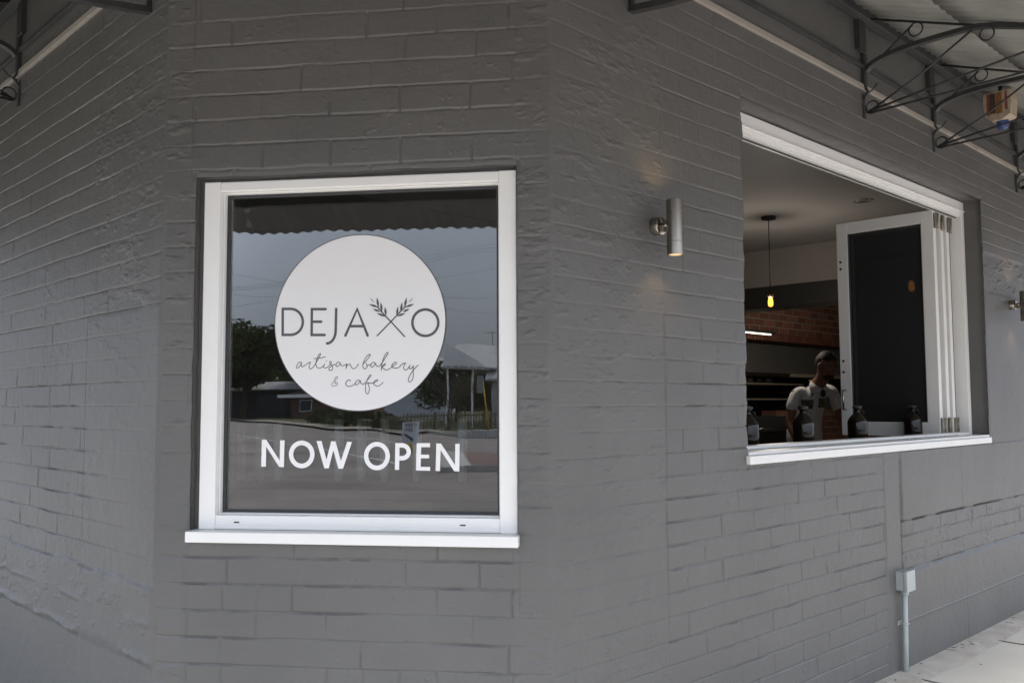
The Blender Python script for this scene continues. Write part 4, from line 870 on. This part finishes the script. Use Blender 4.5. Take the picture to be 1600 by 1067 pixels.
tag(m.build('leaf_litter', mat('dry_litter', (.10, .07, .05), .9)), 'small dry twigs and leaf litter along the foot of the wall', 'litter', kind='stuff')

# ------------------------------------------------------------------ street opposite (seen mirrored in the picture window)
far = [(-90, 175), (-49, 104), (-27, 68.6), (-15.5, 51), (-10.8, 45.1), (-7.6, 39.2), (-4.8, 38.6), (6, 38), (60, 36), (400, 36), (400, 700), (-500, 700), (-500, 600)]
m = MB(); m.prism([C3(a, n, 0) for a, n in far], Vector((0, 0, -.119))); o = m.build('verge', grassm); o['kind'] = 'structure'
def path_strip(name, pts, w_, z, m_, th=.02):
    m = MB(); L_ = []; R_ = []
    for i, p in enumerate(pts):
        a = Vector(pts[max(i-1, 0)]); b = Vector(pts[min(i+1, len(pts)-1)]); t = (b-a).normalized(); nn = Vector((-t.y, t.x)); q = Vector(p)
        L_.append(q+nn*w_/2); R_.append(q-nn*w_/2)
    for p, q in zip(L_, R_): m.v += [C3(p.x, p.y, z), C3(q.x, q.y, z), C3(p.x, p.y, z-th), C3(q.x, q.y, z-th)]
    for i in range(len(pts)-1):
        b = 4*i; m.f += [[b, b+1, b+5, b+4], [b, b+4, b+6, b+2], [b+1, b+3, b+7, b+5]]; m.m += [0]*3; m.sm += [False]*3
    m.f += [[0, 2, 3, 1], [len(m.v)-4, len(m.v)-3, len(m.v)-1, len(m.v)-2]]; m.m += [0]*2; m.sm += [False]*2
    o = m.build(name, m_); o['kind'] = 'structure'; return o
path_strip('far_kerb', [Vector(p) for p in far[:9]], .35, .012, kerbm, .13)
path_strip('far_footpath', [Vector((a-2.0, n+2.6)) for a, n in far[:6]]+[Vector((-4.8, 41.2)), Vector((6, 40.6)), Vector((60, 38.6))], 1.5, .0045, mat('sandy_path', (.30, .25, .20), .9, var=.15), .03)
for pts, w_ in (([(-30, 57), (-20.1, 43), (-10.9, 29.6), (-4.5, 19.3)], .12), ([(-14, 41.5), (-11.1, 36.8), (-6.8, 29.7)], .12), ([(-5.4, 32.2), (-4, 33.5), (8, 36), (30, 35)], .12), ([(-.60, 8.36), (-.16, 7.95)], .10), ([(-.30, 8.55), (.35, 7.75)], .14)):
    path_strip('road_marking', [Vector(p) for p in pts], w_, -.114, paintw, .004)
isl = [(-4.3, 23.2), (-2.7, 16.4), (-1.0, 17.2), (3, 17.4), (8, 17), (8, 20), (2.6, 20.4), (-2.2, 21.0)]
m = MB(); m.prism([C3(a, n, .008) for a, n in isl], Vector((0, 0, -.125))); o = m.build('traffic_island', kerbm); o['kind'] = 'structure'
cen = Vector((sum(p[0] for p in isl)/8, sum(p[1] for p in isl)/8))
m = MB(); m.prism([C3(*(cen+(Vector(p)-cen)*.86), .018) for p in isl], Vector((0, 0, -.006))); o = m.build('island_paving', redpave); o['kind'] = 'structure'

leafm = [mat('leaf_dark', (.085, .105, .040), .6, var=.4, vscale=1), mat('leaf_mid', (.13, .16, .055), .6, var=.4, vscale=1), mat('leaf_olive', (.13, .13, .05), .65, var=.4, vscale=1)]
barkm = mat('bark', (.09, .07, .05), .9, var=.3, vscale=5)
def crown(parent, c, rx_, ry_, rz_, n, size, seed, name='crown', loc=None, clumps=16):
    r = random.Random(seed); m = MB(); cl = []
    for k in range(clumps):
        th = r.random()*6.283; ph = math.acos(1-1.7*r.random()); rr = .35+.6*r.random()**.5
        cl.append((c+Vector((rx_*rr*math.sin(ph)*math.cos(th), ry_*rr*math.sin(ph)*math.sin(th), rz_*rr*math.cos(ph))), .28+.22*r.random(), r.randrange(3)))
    for i in range(n):
        cc_, rad, mi = r.choice(cl); d_ = Vector((r.gauss(0, 1), r.gauss(0, 1), r.gauss(0, 1))).normalized()*(r.random()**.4)
        p = cc_+Vector((d_.x*rx_*rad, d_.y*ry_*rad, d_.z*rz_*rad)); s = size*(.6+.8*r.random())
        a = Vector((r.gauss(0, 1), r.gauss(0, 1), r.gauss(0, 1))).normalized(); b = a.orthogonal().normalized(); q = len(m.v)
        m.v += [p-a*s, p-b*s*.45, p+a*s, p+b*s*.45]; m.f.append([q, q+1, q+2, q+3]); m.m.append(mi if r.random() < .7 else r.randrange(3)); m.sm.append(False)
    return m.build(name, leafm, parent, loc=loc)
def limbs(m, p, d_, l, r_, dep, rg, spread=.55):
    q = p+d_*l; m.tube([p, p+d_*l*.5+Vector((rg.gauss(0, .03), rg.gauss(0, .03), 0))*l, q], [r_, r_*.8, r_*.6], 6, cap=False)
    if dep == 0: return
    for k in range(3 if dep > 1 else 2):
        nd_ = (d_+Vector((rg.gauss(0, spread), rg.gauss(0, spread), rg.gauss(.1, spread*.7)))).normalized(); limbs(m, q, nd_, l*(.62+.2*rg.random()), r_*.58, dep-1, rg, spread)
def tree(a, n_, h, cr, nleaf, lab, seed, th=None, size=.3):
    b = C3(a, n_, -.02); t = thing('tree', b, lab, 'tree', 'trees across the street'); rg = random.Random(seed)
    m = MB(); limbs(m, b, Vector((0, 0, 1)), h*.30, .035*h, 3, rg); m.build('trunk', barkm, t)
    crown(t, b+Vector((0, 0, h*.62)), cr, cr, h*.40, nleaf, size, seed, clumps=22)
tree(-40.8, 91, 10.0, 7.6, 34000, 'broad dark green tree at the kerb, leftmost reflected in the lettered window', 5, size=.27)
tree(-33.5, 104, 9.8, 6.5, 14000, 'olive green tree behind the broad kerb tree', 9, size=.30)
tree(-52, 112, 10.5, 6.5, 3500, 'tall tree beyond the dark garage, far left of the street', 15, size=.5)
tree(-5.6, 78, 6.9, 3.2, 1500, 'round tree rising behind the grey gabled house roof', 12, size=.35)
tree(-12.4, 66, 4.6, 3.0, 5000, 'low dense dark tree beside the porch of the gabled house', 21, size=.22)
tree(-9.3, 63, 3.6, 2.0, 3000, 'small dark bushy tree between porch and pale building', 23, size=.2)
# bare tree
b = C3(-8.4, 44.3, -.02); t = thing('bare_tree', b, 'leafless bushy tree behind the picket fence', 'tree', 'trees across the street'); rg = random.Random(8)
m = MB(); 
for k in range(4): limbs(m, b+Vector((rg.gauss(0, .15), rg.gauss(0, .15), 0)), Vector((rg.gauss(0, .35), rg.gauss(0, .35), 1)).normalized(), 1.1, .045, 4, rg, .6)
m.build('branches', barkm, t)
# low hedges and shrubs
for a, n_, l, lab in ((-17.6, 57.5, 3.2, 'low green shrub bed beside the footpath, middle of the street reflection'), (-22.3, 66, 3.2, 'low green shrub bed beside the brick house'), (-13.2, 49.5, 1.6, 'small rounded shrub near the end of the picket fence')):
    c = C3(a, n_, .35); m = crown(None, c, l*.7, l*.45, .55, 900, .16, int(a*-7), 'shrub', loc=c-Vector((0, 0, .35)), clumps=12); tag(m, lab, 'shrub', 'shrubs across the street')
c = C3(-30, 150, 2.0)
o = crown(None, c, 110, 9, 4.2, 9000, 1.2, 77, 'woodland', loc=C3(-30, 150, 0), clumps=70); tag(o, 'far line of trees behind the houses across the street', 'woodland', kind='stuff')
# houses
hbrick = brickmat('house_brick', (.20, .075, .05), (.15, .06, .045), (.25, .21, .17)); rend = mat('house_render', (.42, .41, .39), .8, var=.1); hroof = mat('grey_sheet_roof', (.40, .40, .385), .6, var=.1, vscale=1)
glassd = mat('house_window_glass', (.03, .035, .04), .1)
def gable(m, f, u0, u1, n0, n1, ze, zr, over=.4, axis='u'):
    """pitched roof slab with thickness"""
    if axis == 'u':
        nm = (n0+n1)/2
        for s_, na in ((-1, n0-over), (1, n1+over)):
            m.prism([C3(u0-over, na, ze), C3(u1+over, na, ze), C3(u1+over, nm, zr), C3(u0-over, nm, zr)], Vector((0, 0, .12)))
    else:
        um = (u0+u1)/2
        for ua in (u0-over, u1+over): m.prism([C3(ua, n0-over, ze), C3(um, n0-over, zr), C3(um, n1+over, zr), C3(ua, n1+over, ze)], Vector((0, 0, .12)))
def house(a0, a1, n0, n1, ze, zr, wallm, roofm, lab, wins, axis='u', beam=None):
    b = C3((a0+a1)/2, (n0+n1)/2, -.02); t = thing('house', b, lab, 'house', 'houses across the street')
    m = MB(); m.box('C', a0, a1, n0, n1, -.02, ze+.05)
    if axis == 'u':
        for a in (a0, a1-.2): m.prism([C3(a, n0, ze+.05), C3(a, n1, ze+.05), C3(a, (n0+n1)/2, zr-.05)], FR['C'][1]*.2)
    else:
        for n_ in (n0, n1-.2): m.prism([C3(a0, n_, ze+.05), C3(a1, n_, ze+.05), C3((a0+a1)/2, n_, zr-.05)], FR['C'][2]*.2)
    m.build('wall', wallm, t)
    m = MB(); gable(m, 'C', a0, a1, n0, n1, ze, zr, axis=axis); m.build('roof', roofm, t)
    for (x0, x1, z0, z1, nm) in wins:
        m = MB(); m.box('C', x0, x1, n0-.06, n0-.001, z0, z1); w1 = m.build(nm, white if nm == 'window' else glassd, t)
        if nm == 'window': m = MB(); m.box('C', x0+.08, x1-.08, n0-.075, n0-.061, z0+.08, z1-.08); m.build('glass', glassd, w1)
    if beam: m = MB(); m.box('C', *beam); m.build('fascia', white, t)
    return t
h1 = house(-6.9, 4, 49, 60, 2.62, 5.15, rend, hroof, 'grey roofed house with a small front gable behind the picket fence', [(-6.4, -5.2, 0, 2.1, 'door'), (-4.4, -2.6, .9, 2.1, 'window'), (-1.2, .8, .9, 2.1, 'window')])
m = MB(); gable(m, 'C', -9.75, -6.9, 49.5, 60, 3.35, 5.05, .3, axis='u'); m.build('porch_roof', hroof, h1)
m = MB(); m.prism([C3(-9.9, 49.3, 3.30), C3(-7.0, 49.3, 3.30), C3(-9.7, 49.3, 5.0)], FR['C'][2]*.08)
for k in range(6): m.box('C', -9.7+.42*k, -9.64+.42*k, 49.17, 49.21, 3.32, 4.9-.3*k)
m.build('barge_panel', white, h1)
m = MB()
for a in (-9.7, -8.3): m.box('C', a, a+.12, 49.5, 49.62, 0, 3.3)
m.build('porch_post', white, h1)
house(-21.9, -15.9, 80, 82.6, 5.0, 5.5, mat('pale_render', (.52, .53, .55), .8, var=.06), hroof, 'tall pale rendered building behind the bare tree', [(-17.9, -17.0, 3.2, 4.4, 'window')])
house(-34.5, -25.5, 88, 98, 2.3, 3.3, hbrick, mat('dark_tiled_roof', (.10, .085, .075), .85), 'low red brick house with a long white fascia', [(-33.5, -32.1, .7, 1.9, 'window'), (-30, -28.6, .7, 1.9, 'window')], beam=(-35.5, -18.5, 87.2, 87.5, 2.15, 2.5))
house(-45.5, -37.4, 98, 106, 3.2, 4.2, mat('dark_weatherboard', (.06, .055, .05), .8), hroof, 'dark open garage behind the broad kerb tree', [(-42.6, -39.0, 0, 2.7, 'door')])
# picket fence
fn = thing('picket_fence', C3(-5, 43, -.02), 'olive weathered picket fence in front of the gabled house', 'fence'); fm = mat('weathered_pickets', (.16, .15, .085), .85, var=.25)
m = MB(); a = -11.6
while a < 5: m.box('C', a, a+.075, 42.98, 43.0, .05, .86+.03*math.sin(a*9)); a += .16
m.build('pickets', fm, fn)
for z in (.25, .68): m = MB(); m.box('C', -11.6, 5, 43.001, 43.04, z, z+.07); m.build('rail', fm, fn)
for k in range(7): m = MB(); m.box('C', -11.6+2.6*k, -11.5+2.6*k, 43.041, 43.13, -.02, .95); m.build('post', fm, fn)
# keep-left sign on the island nose, leaning yellow sign pole
yel = mat('yellow_paint', (.62, .40, .03), .5)
sg = thing('keep_left_sign', C3(-5.46, 24.7, -.12), 'small white keep left sign on a yellow bollard in the road', 'sign')
m = MB(); m.box('C', -5.70, -5.22, 24.70, 24.72, .14, .80, 0, .004); m.build('board', mat('sign_white', (.55, .56, .60), .5), sg)
m = MB(); m.lathe(C3(-5.46, 24.76, -.12), [(.09, 0), (.09, .28), (.07, .30), (.03, .31), (.03, .85)], 16); m.build('bollard', yel, sg)
m = MB(); A_ = Vector((-5.60, .46)); B_ = Vector((-5.32, .24)); d_ = (B_-A_).normalized(); n_ = Vector((-d_.y, d_.x))
pl = [A_+n_*.028, B_-d_*.09+n_*.028, B_-d_*.09+n_*.075, B_, B_-d_*.09-n_*.075, B_-d_*.09-n_*.028, A_-n_*.028]
m.prism([C3(p.x, 24.695, p.y) for p in pl], FR['C'][2]*-.003); m.build('arrow', black, sg)
for txt, z in (('KEEP', .66), ('LEFT', .52)):
    cu_ = bpy.data.curves.new('lettering', 'FONT'); cu_.body = txt; cu_.size = .15; cu_.align_x = 'CENTER'; cu_.extrude = .001
    to = bpy.data.objects.new('tmp_text', cu_); link(to); dg = bpy.context.evaluated_depsgraph_get(); dg.update()
    me = bpy.data.meshes.new_from_object(to.evaluated_get(dg)); bpy.data.objects.remove(to)
    X_ = -FR['C'][1]; N_v = -FR['C'][2]; org = C3(-5.46, 24.694, z)-sg.location
    for v in me.vertices: v.co = org + X_*v.co.x + Vector((0, 0, 1))*v.co.y + N_v*v.co.z
    me.materials.clear(); me.materials.append(black); o = bpy.data.objects.new('lettering', me); link(o); o.parent = sg
yp = thing('leaning_pole', C3(-5.97, 42.5, -.02), 'leaning yellow sign pole with a grey board in front of the picket fence', 'sign pole')
m = MB(); m.tube([C3(-5.97, 42.5, -.02), C3(-6.40, 42.5, 2.65)], .045, 10); m.build('pole', yel, yp)
m = MB(); m.obox(C3(-6.50, 42.42, 2.3), FR['C'][1], FR['C'][2], Vector((0, 0, 1)), .17, .01, .40); m.build('board', mat('sign_back', (.25, .25, .26), .5, .4), yp)
for k, (a0, a1) in enumerate(((-6.5, -6.0), (-5.9, -5.2), (-5.1, -4.4))):
    m = MB(); m.box('C', a0, a1, 37.0, 37.3, -.12, .22, 0, .02); tag(m.build('concrete_block', rend, None, loc=C3((a0+a1)/2, 37.1, -.12)), ['leftmost', 'middle', 'rightmost'][k]+' of the three pale concrete blocks at the foot of the picket fence', 'block', 'concrete blocks by the fence')
an = thing('antenna', C3(-8.45, 60, 4.9), 'thin television antenna above the grey house roof', 'antenna')
m = MB(); m.tube([C3(-8.45, 60, 4.9), C3(-8.45, 60, 6.4)], .02); m.build('mast', iron, an)
m = MB(); m.tube([C3(-9.0, 60, 6.3), C3(-7.9, 60, 6.36)], .02)
for k in range(5): m.tube([C3(-8.9+.22*k, 59.7, 6.31+.012*k), C3(-8.9+.22*k, 60.3, 6.31+.012*k)], .012)
m.build('boom', iron, an)
pw = thing('power_lines', C3(-25, 30, 0), 'thin dark overhead power lines crossing the sky over the street', 'power lines')
for (a0, z0, a1, z1, n_) in ((-6.42, 6.86, -3.45, 7.30, 30), (-6.42, 6.74, -3.45, 7.16, 30), (-6.42, 6.64, -3.45, 7.04, 30), (-14.08, 5.50, -12.15, 5.46, 30), (-14.08, 5.10, -12.15, 5.33, 30), (-5.45, 4.94, -3.46, 4.61, 30)):
    sl_ = (z1-z0)/(a1-a0); e0 = max(-26, a0-10); e1 = 6
    m = MB(); m.tube([C3(e0, n_, z0+(e0-a0)*sl_), C3((a0+a1)/2, n_, (z0+z1)/2), C3(e1, n_, z0+(e1-a0)*sl_)], .0040, 5); m.build('wire', iron, pw)
